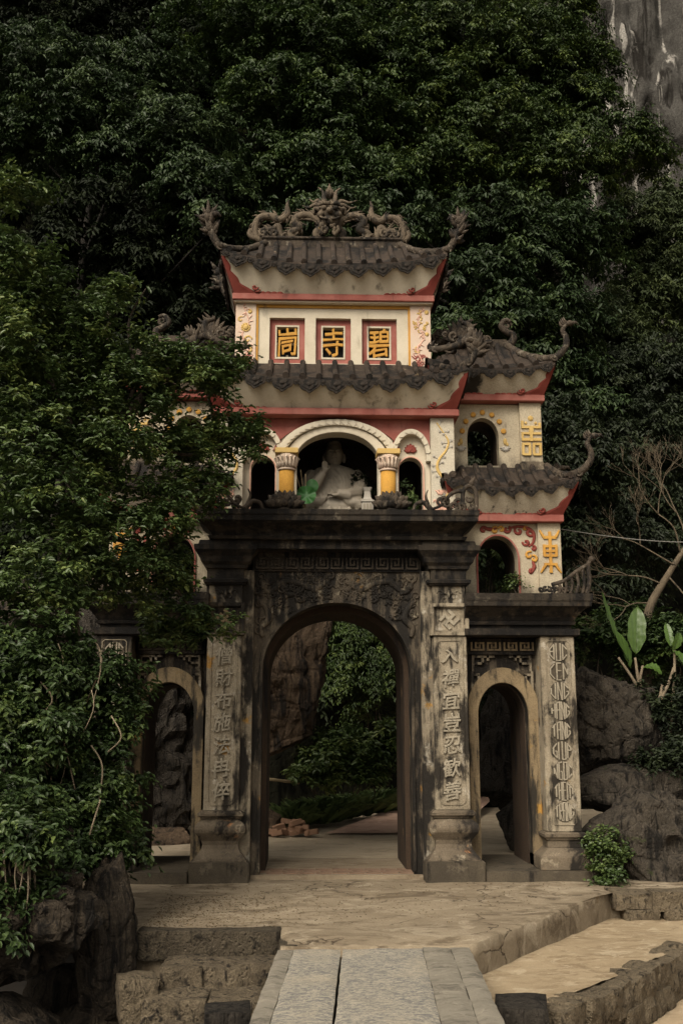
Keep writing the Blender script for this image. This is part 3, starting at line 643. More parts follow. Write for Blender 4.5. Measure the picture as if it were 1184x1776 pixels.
# ---- side wings: arch bay, outer pillar, cornice
WORDS = ['BUC', 'CEN', 'UNG', 'HANG', 'TANG', 'GIUP', 'NGOC', 'THEM', 'TRANG']
for s in (-1, 1):
    def X(a, c): return (s * a, s * c) if s > 0 else (s * c, s * a)
    b = MB(); x0, x1 = X(1.70, 2.80); arch_wall(b, x0, x1, 0.0, 3.10, s * 2.2, 0.335, 2.05, 0.42, 0.36, 0.55); wing = b.build('wing_wall', 'wallmould', gate)
    x0, x1 = X(1.70, 3.09)
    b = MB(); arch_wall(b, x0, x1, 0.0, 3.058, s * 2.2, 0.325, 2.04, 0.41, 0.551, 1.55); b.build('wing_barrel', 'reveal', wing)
    b = MB(); arch_ring(b, s * 2.2, 0.335, 2.05, 0.42, 0.155, 0.30, 0.37, 0.14, 0.20); b.build('archivolt', 'ochre_stone', wing, 0.006)
    b = MB(); b.box(*X(1.74, 2.64), 0.27, 0.5, 2.84, 3.05); band = b.build('fret_band', 'mould', wing)
    fm2 = fret_mesh(0.16, 0.09, 0.02, 0.012, 'ochre_stone' if s > 0 else 'mould')
    b = MB()                                                   # stepped key corners of the spandrel
    for q in (-1, 1):
        for (u0, w0, uw, wh) in ((.10, .62, .30, .03), (.37, .44, .03, .21), (.24, .53, .15, .03), (.24, .53, .03, .10), (.30, .38, .10, .03), (.30, .30, .03, .10), (.385, .20, .03, .24), (.17, .58, .03, .07)):
            xa, xb = sorted((s * 2.2 + q * u0, s * 2.2 + q * (u0 + uw))); e = 0.001 * (int(u0 * 100) % 7)
            b.box(xa, xb, .315 - e, .37, 2.18 + w0, 2.18 + w0 + wh)
        curl(b, s * 2.2 + q * .38, 2.36, .03, .9, PI / 2, q, .345, .014)
    b.build('spandrel_fret', 'stone', wing)
    for k in range(4):                                           # keys of the fret band, a part of the wing wall
        copy_at(fm2, 'fret_motif', wing, (s * 2.2 - 0.33 + k * 0.22, 0.271, 2.945), sc=(1 if k % 2 else -1, 1, 1))
    # outer pillar
    cx = s * 2.88
    b = MB(); b.loft(sq(cx, 0.225, [(0.59, 0.222), (3.06, 0.222)])); op = b.build('outer_pillar', 'shaft' if s > 0 else 'wallmould', gate, 0.010)
    b = MB(); b.loft(sq(cx, 0.225, [(0.40, 0.225), (0.485, 0.225), (0.495, 0.245), (0.52, 0.25), (0.53, 0.275), (0.57, 0.28), (0.575, 0.25), (0.589, 0.245)])); b.build('pillar_cap', 'ped', op, 0.004)
    b = MB(); b.loft(sq(cx, 0.225, [(0.141, 0.345), (0.30, 0.345), (0.31, 0.335), (0.36, 0.27), (0.399, 0.235)])); b.build('pillar_base', 'ped', op, 0.008)
    b = MB(); panel_frame(b, cx, 0.003, 0.155, 0.68, 3.0, notch=.03); b.build('panel_frame', 'shaft', op)
    for k, wd in enumerate(WORDS):
        z = 2.855 - k * 0.252
        if s < 0 and k > 4: break
        b = MB(); b.lathe([(.124, 0), (.124, .005), (.123, .006)], (0, 0, 0), 28); copy_at(b.mesh('shade_disc', 'plinth'), 'shade_disc', op, (cx + .005, .003, z), (PI / 2, 0, 0))  # dark disc puts the shade between the raised bars into colour
        copy_at(round_word(wd), 'round_word', op, (cx + .005, 0.0, z))
    # wing cornice
    xi = 1.66
    def wl(z, xo, yf): a, c = X(xi, xo); return (z, a, c, yf, 1.62 - yf)
    b = MB(); b.loft([wl(3.061, 3.15, -0.03), wl(3.075, 3.17, -0.05), wl(3.155, 3.175, -0.055), wl(3.16, 3.08, 0.03), wl(3.205, 3.08, 0.03), wl(3.21, 3.12, -0.02), wl(3.25, 3.13, -0.03), wl(3.255, 3.11, -0.01), wl(3.31, 3.14, -0.05), wl(3.38, 3.20, -0.13), wl(3.43, 3.26, -0.19)])
    wc = b.build('wing_cornice', 'mould', gate)
    b = MB(); b.loft([wl(3.432, 3.30, -0.22), wl(3.50, 3.305, -0.225), wl(3.505, 3.315, -0.235), wl(3.60, 3.32, -0.24)]); b.build('slab', 'mould', wc, 0.008)
    # side step under the bay
    b = MB(); b.loft([(-0.03, *X(1.845, 3.27), -0.17, 1.6), (0.14, *X(1.845, 3.265), -0.165, 1.6)]); b.build('side_step', 'plinth', gate, 0.012)

# ================================================================ upper storeys
def roof(name, xc, yc, bx, by, z0, ex, ey, z1, lift, fl, rx, ry, z2, roll=0.21, rr=0.040, th=0.075, sag=0.06, pend=0.335, horn=None, fullridge=False, sides=(0, 1, 3), scallop=True, pbig=0.19, hull=1.5, style='neck', hsides=(-1, 1), cmat='cove'):
    """cream cove rising from the beam to an upturned eave, tiled slope above, round tile rolls, drop pendants, hip ridges ending in horns"""
    def side(k, s, e):                                   # e: 'b' beam, 'e' eave, 'r' ridge / top outline; k: 0 front 1 right 2 back 3 left
        a = abs(s) ** 3
        if e == 'b': u, v, z, U, V = s * 1.0, 1.0, z0, (bx, by), None
        hx, hy, zz = {'b': (bx, by, z0), 'e': (ex + fl * a, ey + fl * a, z1 + lift * abs(s) ** 2.6), 'r': (rx, ry, z2)}[e]
        if k == 0: p = (s * hx, -hy)
        elif k == 1: p = (hx, s * hy)
        elif k == 2: p = (-s * hx, hy)
        else: p = (-hx, -s * hy)
        return Vector((xc + p[0], yc + p[1], zz))
    def cove(k, s, t):
        A, B = side(k, s, 'b'), side(k, s, 'e'); h = 1 - (1 - t) ** hull
        return Vector((lerp(A.x, B.x, h), lerp(A.y, B.y, h), lerp(A.z, B.z, t)))
    def top(k, s, u):
        A, B = side(k, s, 'e') + Vector((0, 0, th)), side(k, s, 'r'); p = A.lerp(B, u)
        p.z -= sag * 4 * u * (1 - u) * (0.6 + 0.8 * abs(s) ** 3); return p
    NS = 30
    mb = MB()
    for k in range(4):
        for i in range(NS):
            a, c = -1 + 2 * i / NS, -1 + 2 * (i + 1) / NS
            for j in range(6):
                p, q = j / 6, (j + 1) / 6
                mb.add([cove(k, a, p), cove(k, c, p), cove(k, c, q), cove(k, a, q)], [(0, 1, 2, 3)])
    rf = mb.build(name, cmat, gate, smooth=True)
    mb = MB()
    for k in range(4):
        for i in range(NS):
            a, c = -1 + 2 * i / NS, -1 + 2 * (i + 1) / NS
            e0, e1 = side(k, a, 'e'), side(k, c, 'e'); T = Vector((0, 0, th)); o = Vector((0, 0, 0))
            n = (e0 + e1) / 2 - Vector((xc, yc, e0.z)); n = Vector((0, -1, 0)) if k == 0 else Vector((1, 0, 0)) if k == 1 else Vector((0, 1, 0)) if k == 2 else Vector((-1, 0, 0))
            w_ = n * 0.03
            mb.add([e0 + w_ - T * .1, e1 + w_ - T * .1, e1 + w_ + T, e0 + w_ + T], [(0, 1, 2, 3)])
            mb.add([e0 - T * .1, e1 - T * .1, e1 + w_ - T * .1, e0 + w_ - T * .1], [(0, 1, 2, 3)])
            mb.add([e0 + w_ + T, e1 + w_ + T, e1 + T, e0 + T], [(0, 1, 2, 3)])
            for j in range(6):
                p, q = j / 6, (j + 1) / 6
                mb.add([top(k, a, p), top(k, c, p), top(k, c, q), top(k, a, q)], [(0, 1, 2, 3)])
    if fullridge: pass
    mb.build('tiled_slope', 'tile', rf)
    # rolls
    for k in sides:
        half, hr = (ex, rx) if k in (0, 2) else (ey, ry)
        m = int((half + fl) / roll)
        for i in range(-m, m + 1):
            xk = i * roll + (roll * .5 if k == 0 and name == 'x' else 0)
            path = []
            for j in range(13):
                u = j / 12
                def along(s):
                    p = top(k, s, u); return {0: p.x - xc, 1: p.y - yc, 2: xc - p.x, 3: yc - p.y}[k]
                if abs(xk) > along(1.0) - 0.01: break
                lo, hi = -1.0, 1.0
                for _ in range(22):
                    mid = (lo + hi) / 2
                    if along(mid) < xk: lo = mid
                    else: hi = mid
                path.append(top(k, lo, u) + Vector((0, 0, rr * .7)))
            if len(path) < 3: continue
            d = (path[0] - path[1]).normalized(); path = [path[0] + d * 0.05] + path
            t_ = MB(); t_.tube(path, [rr * 1.16, rr * 1.1] + [rr] * (len(path) - 2), 8); t_.build('roll_tile', 'tile', rf, smooth=False)
        # pendants along the eave
        m = int((half + fl * .6) / pend); per = pend / 2
        cnt = int((half + fl * .55) / per)
        for i in range(-cnt, cnt + 1):
            xk = i * per; lo, hi = -1.0, 1.0
            def al(s): p = side(k, s, 'e'); return {0: p.x - xc, 1: p.y - yc, 2: xc - p.x, 3: yc - p.y}[k]
            if abs(xk) > al(1.0) - .05: continue
            for _ in range(22):
                mid = (lo + hi) / 2
                if al(mid) < xk: lo = mid
                else: hi = mid
            p = side(k, lo, 'e'); big = (i % 2 == 0)
            nrm = {0: (0, -1), 1: (1, 0), 2: (0, 1), 3: (-1, 0)}[k]; rz = {0: 0, 1: PI / 2, 2: PI, 3: -PI / 2}[k]
            scl = pbig * 1.15 if big else pbig * 0.5
            tilt = math.atan2(side(k, min(1, lo + .03), 'e').z - side(k, lo - .03, 'e').z, abs(al(min(1, lo + .03)) - al(lo - .03)) + 1e-6)
            o = copy_at(PEND_B if big else PEND_S, 'eave_pendant', rf, (p.x + nrm[0] * .035, p.y + nrm[1] * .035, p.z + 0.035), (0, -tilt if k in (0,) else 0, rz), (scl, scl, scl))
    # hips and horns
    for k, sgn in ((0, -1), (0, 1), (2, -1), (2, 1)):
        hp = [top(k, sgn, 1 - j / 8) + Vector((0, 0, 0.03)) for j in range(9)]
        c = hp[-1]; dx = 1 if c.x > xc else -1; dy = 1 if c.y > yc else -1
        if dx not in hsides: continue
        h = horn or 0.6; V_ = lambda x_, z_, y_=.25: c + Vector((dx * x_ * h, dy * x_ * y_ * h, z_ * h))
        if style == 'neck': ext = [V_(.16, .10), V_(.34, .34), V_(.36, .62), V_(.27, .84), V_(.36, 1.02), V_(.50, 1.08)]
        else: ext = [V_(.12, .10), V_(.26, .36), V_(.33, .66), V_(.38, .98)]
        path = spline([hp[0], hp[3], hp[6], c] + ext, 6); n_ = len(path); t_ = MB()
        t_.tube(path, [(.055 if i < n_ * .45 else lerp(.052, .022 if style == 'neck' else .05, (i / n_ - .45) / .55)) * (1 + .07 * math.sin(i * 2.1)) for i in range(n_)], 9)
        Rh = random.Random(int(xc * 100) + k * 7 + sgn + int(z1 * 10))
        if style == 'neck':
            hd = path[-2]; t_.ball(hd, (.055, .045, .042), 10, 8); t_.tube([hd, hd + Vector((dx * .09, 0, .015)), hd + Vector((dx * .13, 0, -.03))], [.035, .022, .005], 6)
            for q in range(4): p0 = path[-4 - q * 2]; t_.tube([p0, p0 + Vector((-dx * .05, 0, .05)), p0 + Vector((-dx * .06, 0, .10))], [.024, .018, .004], 5)
        else:
            tp_ = path[-3]
            for q in range(34):
                p0 = path[n_ - 1 - Rh.randrange(1, 15)]; a = Rh.uniform(-.6, 2.6); L = Rh.uniform(.10, .22); d = Vector((dx * math.cos(a), Rh.uniform(-.7, .5), max(-.15, math.sin(a)))).normalized()
                t_.tube([p0, p0 + d * L * .6, p0 + d * L + Vector((0, 0, .03))], [.036, .03, .006], 6)
            t_.ball(tp_, (.09, .08, .08), 10, 8); t_.tube([tp_, tp_ + Vector((-dx * .12, -.03, .05)), tp_ + Vector((-dx * .17, -.03, .0))], [.06, .045, .015], 7)
        for q in range(7):                                          # carved curls along the hip
            p0 = path[6 + q * 2]; curl(t_, p0.x, p0.z - .02, .05, 1.1, Rh.uniform(0, 6), dx, p0.y - .045, .02)
        t_.build('hip_horn', 'orn_dark', rf, smooth=True)
    # red cloud scallops painted in relief on the cove corners
    if scallop:
        for k, sg in ((0, -1), (0, 1), (1, -1), (3, 1)):
            mb = MB(); half = ex if k in (0, 2) else ey; ws = min(0.5, 0.34 / half)
            def edge(t): return 1 - (ws * (1 - t) ** 4 * .8 + .115 / half * (1 - .45 * t) * (.55 + .45 * abs(math.sin(t * PI * 3.2 + .4)))) - .006
            nT = 26; rows = []
            for j in range(nT + 1):
                t = 0.0 + 0.94 * j / nT; e_ = edge(t); row = []
                for i in range(5):
                    s_ = lerp(e_, 1.0, i / 4)
                    p = cove(k, sg * s_, t); n = {0: Vector((0, -1, -.35)), 1: Vector((1, 0, -.35)), 3: Vector((-1, 0, -.35))}[k].normalized()
                    row.append(p + n * (0.014 if i else 0.002))
                rows.append(row)
            for j in range(nT):
                for i in range(4): mb.add([rows[j][i], rows[j][i + 1], rows[j + 1][i + 1], rows[j + 1][i]], [(0, 1, 2, 3)])
            curls = [(0.82, .12), (0.6, .06)] if k == 0 else []
            for q, t in curls:
                p = cove(k, sg * (1 - ws * (1.1 - t) * 1.05), t + .06); curl(mb, p.x, p.z, .045, 1.0, PI if sg > 0 else 0, sg, p.y - .012, .016)
            for q in range(5):
                s_ = 1 - ws * (1.05 + q * .26); p = cove(k, sg * s_, .02); mb.ball((p.x, p.y + .012, p.z + .004), (.055, .03, .032), 10, 6) if k == 0 else None
            mb.build('cloud_scallop', 'deep_red', rf, smooth=True)
    return rf, cove, top

def pendant(mat, rings):
    """ruyi drop: scalloped outline with stepped concentric relief"""
    b = MB()
    for lv, (sc, y0, y1) in enumerate(rings):
        pts = [(-0.55 * sc, 0.0), (0.55 * sc, 0.0)]
        n = 22
        for i in range(n + 1):
            a = -PI * (i / n); rr = 0.5 * (1 + 0.10 * abs(math.sin(a * 3.5)))
            zz = math.sin(a) * rr * 1.0
            if 9 <= i <= 13: zz -= 0.10 * (1 - abs(i - 11) / 2.5)
            pts.append((math.cos(a) * rr * sc * 1.05, zz * sc - 0.04))
        b.prism(pts[::-1], y0, y1)
    b.ball((0, rings[-1][1], -.22), (.10, .05, .10), 8, 6)
    return b.mesh('eave_pendant', mat)
PEND_B = pendant('pend', [(1.0, 0.0, 0.10), (0.78, -0.04, 0.0), (0.5, 0.03, -0.001), (0.46, -0.07, -0.04)])
PEND_S = pendant('pend', [(1.0, 0.0, 0.12), (0.6, -0.06, 0.0)])

def red_beam(nm, x0, x1, y0, y1, z0, z1):
    b = MB(); b.box(x0, x1, y0, y1, z0, z1); return b.build(nm, 'red', gate, 0.006)

# ---- central second storey (shrine)
S2 = MB(); P_ = []
Z2, Z2t = 4.66, 6.06
b = MB()
# wall with three openings: piers, spandrel built as prisms
def shrine_wall(mb, y0, y1):
    top_ = Z2t
    for s in (-1, 1):
        pl = [(s * .565, Z2), (s * .565, 5.45)] + [(x if s > 0 else -x, z) for x, z in [(0.585 * math.cos(t), 5.45 + .41 * math.sin(t)) for t in [i / 14 * PI / 2 for i in range(1, 15)]]] + [(0, top_), (s * 1.30, top_), (s * 1.30, Z2), (s * 1.18, Z2), (s * 1.18, 5.34)]
        pl += [(s * (1.01 + .17 * math.cos(t)), 5.34 + .19 * math.sin(t)) for t in [i / 14 * PI for i in range(1, 15)]] + [(s * .84, Z2)]
        mb.prism(pl, y0, y1)
shrine_wall(b, 0.24, 0.44); shw = b.build('shrine_wall', 'cream', gate)
b = MB()                                                      # red spandrel field, proud of the wall, above the rings
for s in (-1, 1):
    pl = [(0, 6.055), (0, 6.00)] + [(s * .90 * math.sin(t), 5.50 + .52 * math.cos(t)) for t in [i / 12 * 1.36 for i in range(1, 13)]]
    pl += [(s * (1.01 - .27 * math.cos(t)), 5.60 + .29 * math.sin(t)) for t in [0.2 + i / 10 * 2.7 for i in range(11)]] + [(s * 1.275, 5.66), (s * 1.275, 6.055)]
    b.prism(pl, 0.205, 0.239)
b.build('spandrel', 'red', shw)
def ringpart(xc, hw, zs, h, t, th, y0, y1, mat, zb=None):
    b = MB(); arch_ring(b, xc, hw, zs, h, t, y0, y1, zb, th); return b.build('arch_ring', mat, shw, 0.005)
ringpart(0, .57, 5.45, .405, .13, .09, .14, .24, 'cream')
ringpart(0, .715, 5.47, .475, .115, .085, .10, .238, 'white')
for s in (-1, 1):
    ringpart(s * 1.01, .205, 5.52, .31, .065, .075, .12, .238, 'white', 5.45)
    b = MB(); arch_ring(b, s * 1.01, .165, 5.34, .185, .018, .215, .245, 4.66, .018); b.build('niche_rim', 'pink', shw)
def scallop_mesh(w, h):
    b = MB(); n = 8
    b.prism([(-w / 2, -h * .5), (w / 2, -h * .5)] + [(w / 2 * math.cos(PI * i / n), -h * .1 + h * .6 * math.sin(PI * i / n)) for i in range(n + 1)], -0.012, 0.01)
    return b.mesh('scallop', 'white')
SCM = scallop_mesh(0.085, 0.075)
for k in range(23):
    a = PI - (k + .5) / 23 * PI; x, z = .775 * math.cos(a), 5.47 + .52 * math.sin(a)
    copy_at(SCM, 'scallop', shw, (x, 0.098, z), (0, -(a - PI / 2) + .5, 0))
for s in (-1, 1):
    for k in range(8):
        a = PI - (k + .5) / 8 * PI; copy_at(SCM, 'scallop', shw, (s * 1.01 + .238 * math.cos(a), 0.118, 5.52 + .348 * math.sin(a)), (0, -(a - PI / 2) + .5, 0), (.8, 1, .75))
# lotus relief over each niche
def lotus_fan(mb, x, y, z, r, n, d, flat=1.0, spread=1.25, w=0.3):
    for ring, (rr, m) in enumerate(((1.0, n), (0.72, n - 1), (.5, 3))):
        for i in range(m):
            a = lerp(-spread, spread, i / max(1, m - 1)); L = r * rr * (1 - .25 * abs(a) / spread)
            dx, dz = math.sin(a), math.cos(a) * flat
            c = (x, y - d * (ring * .35), z)
            pts = [(c[0] + dx * L * t, c[1] - d * .8 * math.sin(t * PI), c[2] + dz * L * t) for t in (0, .25, .5, .75, 1)]
            mb.tube(pts, [L * w * q for q in (.25, .8, 1, .65, .06)], 6, 0.4)
for s in (-1, 1):
    b = MB(); lotus_fan(b, s * 1.01, .236, 5.60, .13, 7, .02); b.build('lotus_relief', 'deep_red', shw, smooth=True)
# gold columns
for s in (-1, 1):
    cx = s * .685
    b = MB(); b.box(cx - .135, cx + .135, .06, .30, 4.66, 5.50); b.build('column_backing', 'white_low', shw)
    b = MB(); b.lathe([(.102, 4.66), (.102, 5.28)], (cx, .06, 0), 20); col = b.build('column', 'gold_col', gate, smooth=True)
    b = MB(); b.lathe([(.115, 5.281), (.12, 5.30), (.104, 5.31), (.10, 5.36), (.125, 5.44), (.145, 5.48), (.13, 5.499)], (cx, .06, 0), 20)
    for q in range(9):
        a = PI + PI * q / 8; x, y = cx + .12 * math.cos(a), .06 + .12 * math.sin(a)
        b.tube([(x, y, 5.32), (cx + .118 * math.cos(a), .06 + .118 * math.sin(a), 5.38), (cx + .155 * math.cos(a), .06 + .155 * math.sin(a), 5.46), (cx + .175 * math.cos(a), .06 + .175 * math.sin(a), 5.44)], [.018, .026, .018, .006], 6)
    b.build('capital', 'pinkpale', col, smooth=True)
    b = MB(); b.box(cx - .155, cx + .155, -.085, .25, 5.50, 5.572); b.build('abacus', 'yellow', col, 0.006)
# corner pilasters with blossom relief
def vine_relief(mb_gold, mb_pink, mb_grey, cx, y, hw, z0, z1, seed, sgn):
    R = random.Random(seed)
    pts = [(cx + sgn * hw * .55 * math.sin(k * 1.25 + .6), y, lerp(z0 + .22, z1 - .03, k / 8)) for k in range(9)]
    pth = spline(pts, 5); mb_gold.tube(pth, taper(len(pth), .030, .008), 6, 0.6)
    for p in pth[2::3]:
        for q in (-1, 1):
            L = R.uniform(.03, .075); a = R.uniform(-.3, 1.2); e = p + Vector((q * L * math.cos(a), -.004, L * math.sin(a)))
            if abs(e.x - cx) > hw * .95: continue
            if R.random() < .25: continue
            for u_ in (-.7, 0, .7):
                e2 = e + Vector((.03 * math.cos(a + u_) * q, -.006, .03 * math.sin(a + u_ + .3))); mb_grey.tube([e, e.lerp(e2, .5), e2], [.004, .011, .003], 5, .7)
            mb_grey.tube([p, p.lerp(e, .5), e], [.005, .005, .004], 5)
    for k in range(16):                                          # waves of rock at the foot
        x = cx + R.uniform(-.8, .7) * hw; z = z0 + R.uniform(.0, .30)
        L = R.uniform(.5, .9) * hw
        w = [(min(cx + hw * .93, max(cx - hw * .93, x + L * (t - .5))), y - .002, z + .03 * math.sin(t * 8 + k)) for t in (0, .2, .4, .6, .8, 1)]
        mb_pink.tube(w, taper(6, .006, .006, .02), 6, .6)
for s in (-1, 1):
    b = MB(); b.box(*sorted((s * 1.275, s * 1.60)), .10, 1.6, 4.66, 6.058); pl = b.build('corner_pilaster', 'white_low', gate, 0.006)
    g, p, q = MB(), MB(), MB(); vine_relief(g, p, q, s * 1.4375, .098, .15, 4.72, 6.02, 3 + s, s)
    g.build('vine_stem', 'yellow', pl, smooth=True); p.build('rock_relief', 'pink', pl, smooth=True); q.build('leaf_relief', 'greystucco', pl, smooth=True)
# chamber interior
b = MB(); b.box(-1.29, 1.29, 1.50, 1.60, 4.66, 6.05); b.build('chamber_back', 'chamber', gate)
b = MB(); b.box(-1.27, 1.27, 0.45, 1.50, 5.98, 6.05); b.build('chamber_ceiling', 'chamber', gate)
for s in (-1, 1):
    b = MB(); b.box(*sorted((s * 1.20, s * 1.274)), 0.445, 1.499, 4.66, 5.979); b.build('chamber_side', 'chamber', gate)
b = MB(); b.box(-1.38, 1.34, .905, 1.30, 6.6, 7.8); b.build('upper_core', 'black', gate)
red_beam('red_beam', -1.69 + XO, 1.69 + XO, 0.0, 1.70, 6.062, 6.155)
roof('shrine_roof', XO, 0.85, 1.66, 0.80, 6.156, 1.72, 1.06, 6.43, 0.19, 0.07, 1.40, 0.46, 6.92, roll=.225, pend=.36, horn=.30, pbig=.235, style='flame', hull=1.2)

# ---- top storey with the three name windows
C3 = XO - .02; Y3 = .36
def frame_strip(mb, x0, x1, z0, z1, ix0, ix1, iz0, iz1, y0, y1):
    mb.box(x0, ix0, y0, y1, z0, z1); mb.box(ix1, x1, y0, y1, z0, z1); mb.box(ix0, ix1, y0 + .0006, y1, iz1, z1); mb.box(ix0, ix1, y0 + .0006, y1, z0, iz0)
wx = [C3 - .655, C3, C3 + .655]; hw_, wz0, wz1 = .25, 6.93, 7.61
b = MB()
xs = [C3 - 1.09] + [v for c in wx for v in (c - hw_, c + hw_)] + [C3 + 1.09]
for i in range(0, 8, 2): b.box(xs[i], xs[i + 1], Y3 + .035, .9, 6.6, 7.80)
for c in wx: b.box(c - hw_, c + hw_, Y3 + .036, .9, wz1, 7.80); b.box(c - hw_, c + hw_, Y3 + .036, .9, 6.6, wz0)
nw = b.build('name_wall', 'cream', gate)
b = MB(); b.box(C3 - 1.10, C3 - 1.065, Y3 + .012, .6, 6.7, 7.80); b.box(C3 + 1.065, C3 + 1.10, Y3 + .012, .6, 6.7, 7.80); b.box(C3 - 1.065, C3 + 1.065, Y3 + .013, .6, 7.755, 7.80); b.build('ochre_edging', 'gold', nw)
for c, ch in zip(wx, '峝寺碧'):
    b = MB(); frame_strip(b, c - hw_ + .001, c + hw_ - .001, wz0 + .001, wz1 - .001, c - .172, c + .172, wz0 + .085, wz1 - .085, Y3 + .11, .8); wd = b.build('window', 'red', gate)
    b = MB(); frame_strip(b, c - .171, c + .171, wz0 + .086, wz1 - .086, c - .148, c + .148, wz0 + .115, wz1 - .115, Y3 + .10, .8)
    b.box(c - .147, c + .147, Y3 + .17, .6, 7.255, 7.285); b.box(c - .016, c + .016, Y3 + .171, .6, wz0 + .116, 7.1); b.build('window_frame', 'cream', wd, .003)
    b = MB(); b.box(c - .149, c + .149, Y3 + .22, .79, wz0 + .114, wz1 - .114); b.build('pane', 'black', wd)  # flat black box stands in for the dark hole behind the bars
    glyph(ch, wd, 'gold', c, Y3 + .12, 7.27, .31, .42, .03, .012, slant=.05)
for s in (-1, 1):
    cx = C3 + s * 1.24
    b = MB(); b.box(cx - .145, cx + .145, Y3 - .005, 1.36, 6.7, 7.80); pl = b.build('floral_pilaster', 'pinkpale', gate, .005)
    g, p, q = MB(), MB(), MB(); R = random.Random(11 + s); y = Y3 - .006
    if s < 0:
        for k in range(12):
            a = k / 12 * 2 * PI; g.ball((cx + .052 * math.cos(a), y, 7.44 + .052 * math.sin(a)), (.02, .012, .02), 6, 4)
        g.ball((cx, y - .006, 7.44), (.042, .02, .042), 10, 6)
        curl(g, cx + .03, 7.26, .06, 1.1, 0, 1, y, .018); curl(g, cx - .07, 7.56, .045, .9, 1, 1, y, .016); curl(g, cx + .05, 7.68, .03, 1.0, 2, -1, y, .02); curl(g, cx + .05, 7.1, .05, .8, 2, -1, y, .018)
    else:
        for (x0, z0, x1, z1) in ((-.02, 7.72, .03, 7.5), (-.09, 7.55, -.03, 7.4), (.03, 7.42, .09, 7.55)):
            for k in range(16): t = R.random(); g.ball((cx + lerp(x0, x1, t) + R.uniform(-.025, .025), y, lerp(z0, z1, t) + R.uniform(-.02, .02)), (.014, .011, .014), 6, 4)
        g.ball((cx + .09, y, 7.70), (.032, .014, .036), 8, 6); g.ball((cx + .09, y, 7.37), (.03, .014, .032), 8, 6); curl(g, cx - .03, 7.12, .07, .6, 2, 1, y, .014)
    st = spline([(cx + s * .02, y, 6.95), (cx - s * .05, y, 7.15), (cx + s * .05, y, 7.32), (cx - s * .04, y, 7.52), (cx + s * .04, y, 7.76)], 6)
    p.tube(st, taper(len(st), .016, .006), 6, .6)
    for k in range(30):
        t = st[R.randrange(len(st))]; a = R.uniform(0, 6.28); L = R.uniform(.04, .09)
        e = t + Vector((L * math.cos(a), 0, L * math.sin(a)))
        if abs(e.x - cx) < .135: p.tube([t, t.lerp(e, .5) + Vector((.01, -.004, .01)), e], [.004, .008, .003], 5)
    for k in range(12):
        x = cx + R.uniform(-.1, .04); z = R.uniform(6.86, 7.06); w_ = [(min(cx + .138, x + .12 * (t - .4)), y, z + .022 * math.sin(t * 8 + k)) for t in (0, .2, .4, .6, .8, 1)]
        w_ = [(max(cx - .138, a), b_, c_) for a, b_, c_ in w_]; q.tube(w_, taper(6, .006, .006, .017), 6, .6)
    g.build('flower_relief', 'yellow', pl, smooth=True); p.build('vine_relief', 'pink', pl, smooth=True); q.build('wave_relief', 'red', pl, smooth=True)
b = MB(); b.box(C3 - 1.41, C3 + 1.41, .28, 1.42, 7.801, 7.822); b.build('soffit_fillet', 'cream', gate)
red_beam('red_beam', C3 - 1.43, C3 + 1.43, 0.24, 1.46, 7.823, 7.915)
roof('top_roof', C3, 0.85, 1.41, 0.59, 7.916, 1.54, 0.82, 8.20, 0.19, 0.05, 0.98, 0.05, 8.93, roll=.21, pend=.335, horn=.46, pbig=.225, hull=1.05, style='flame')

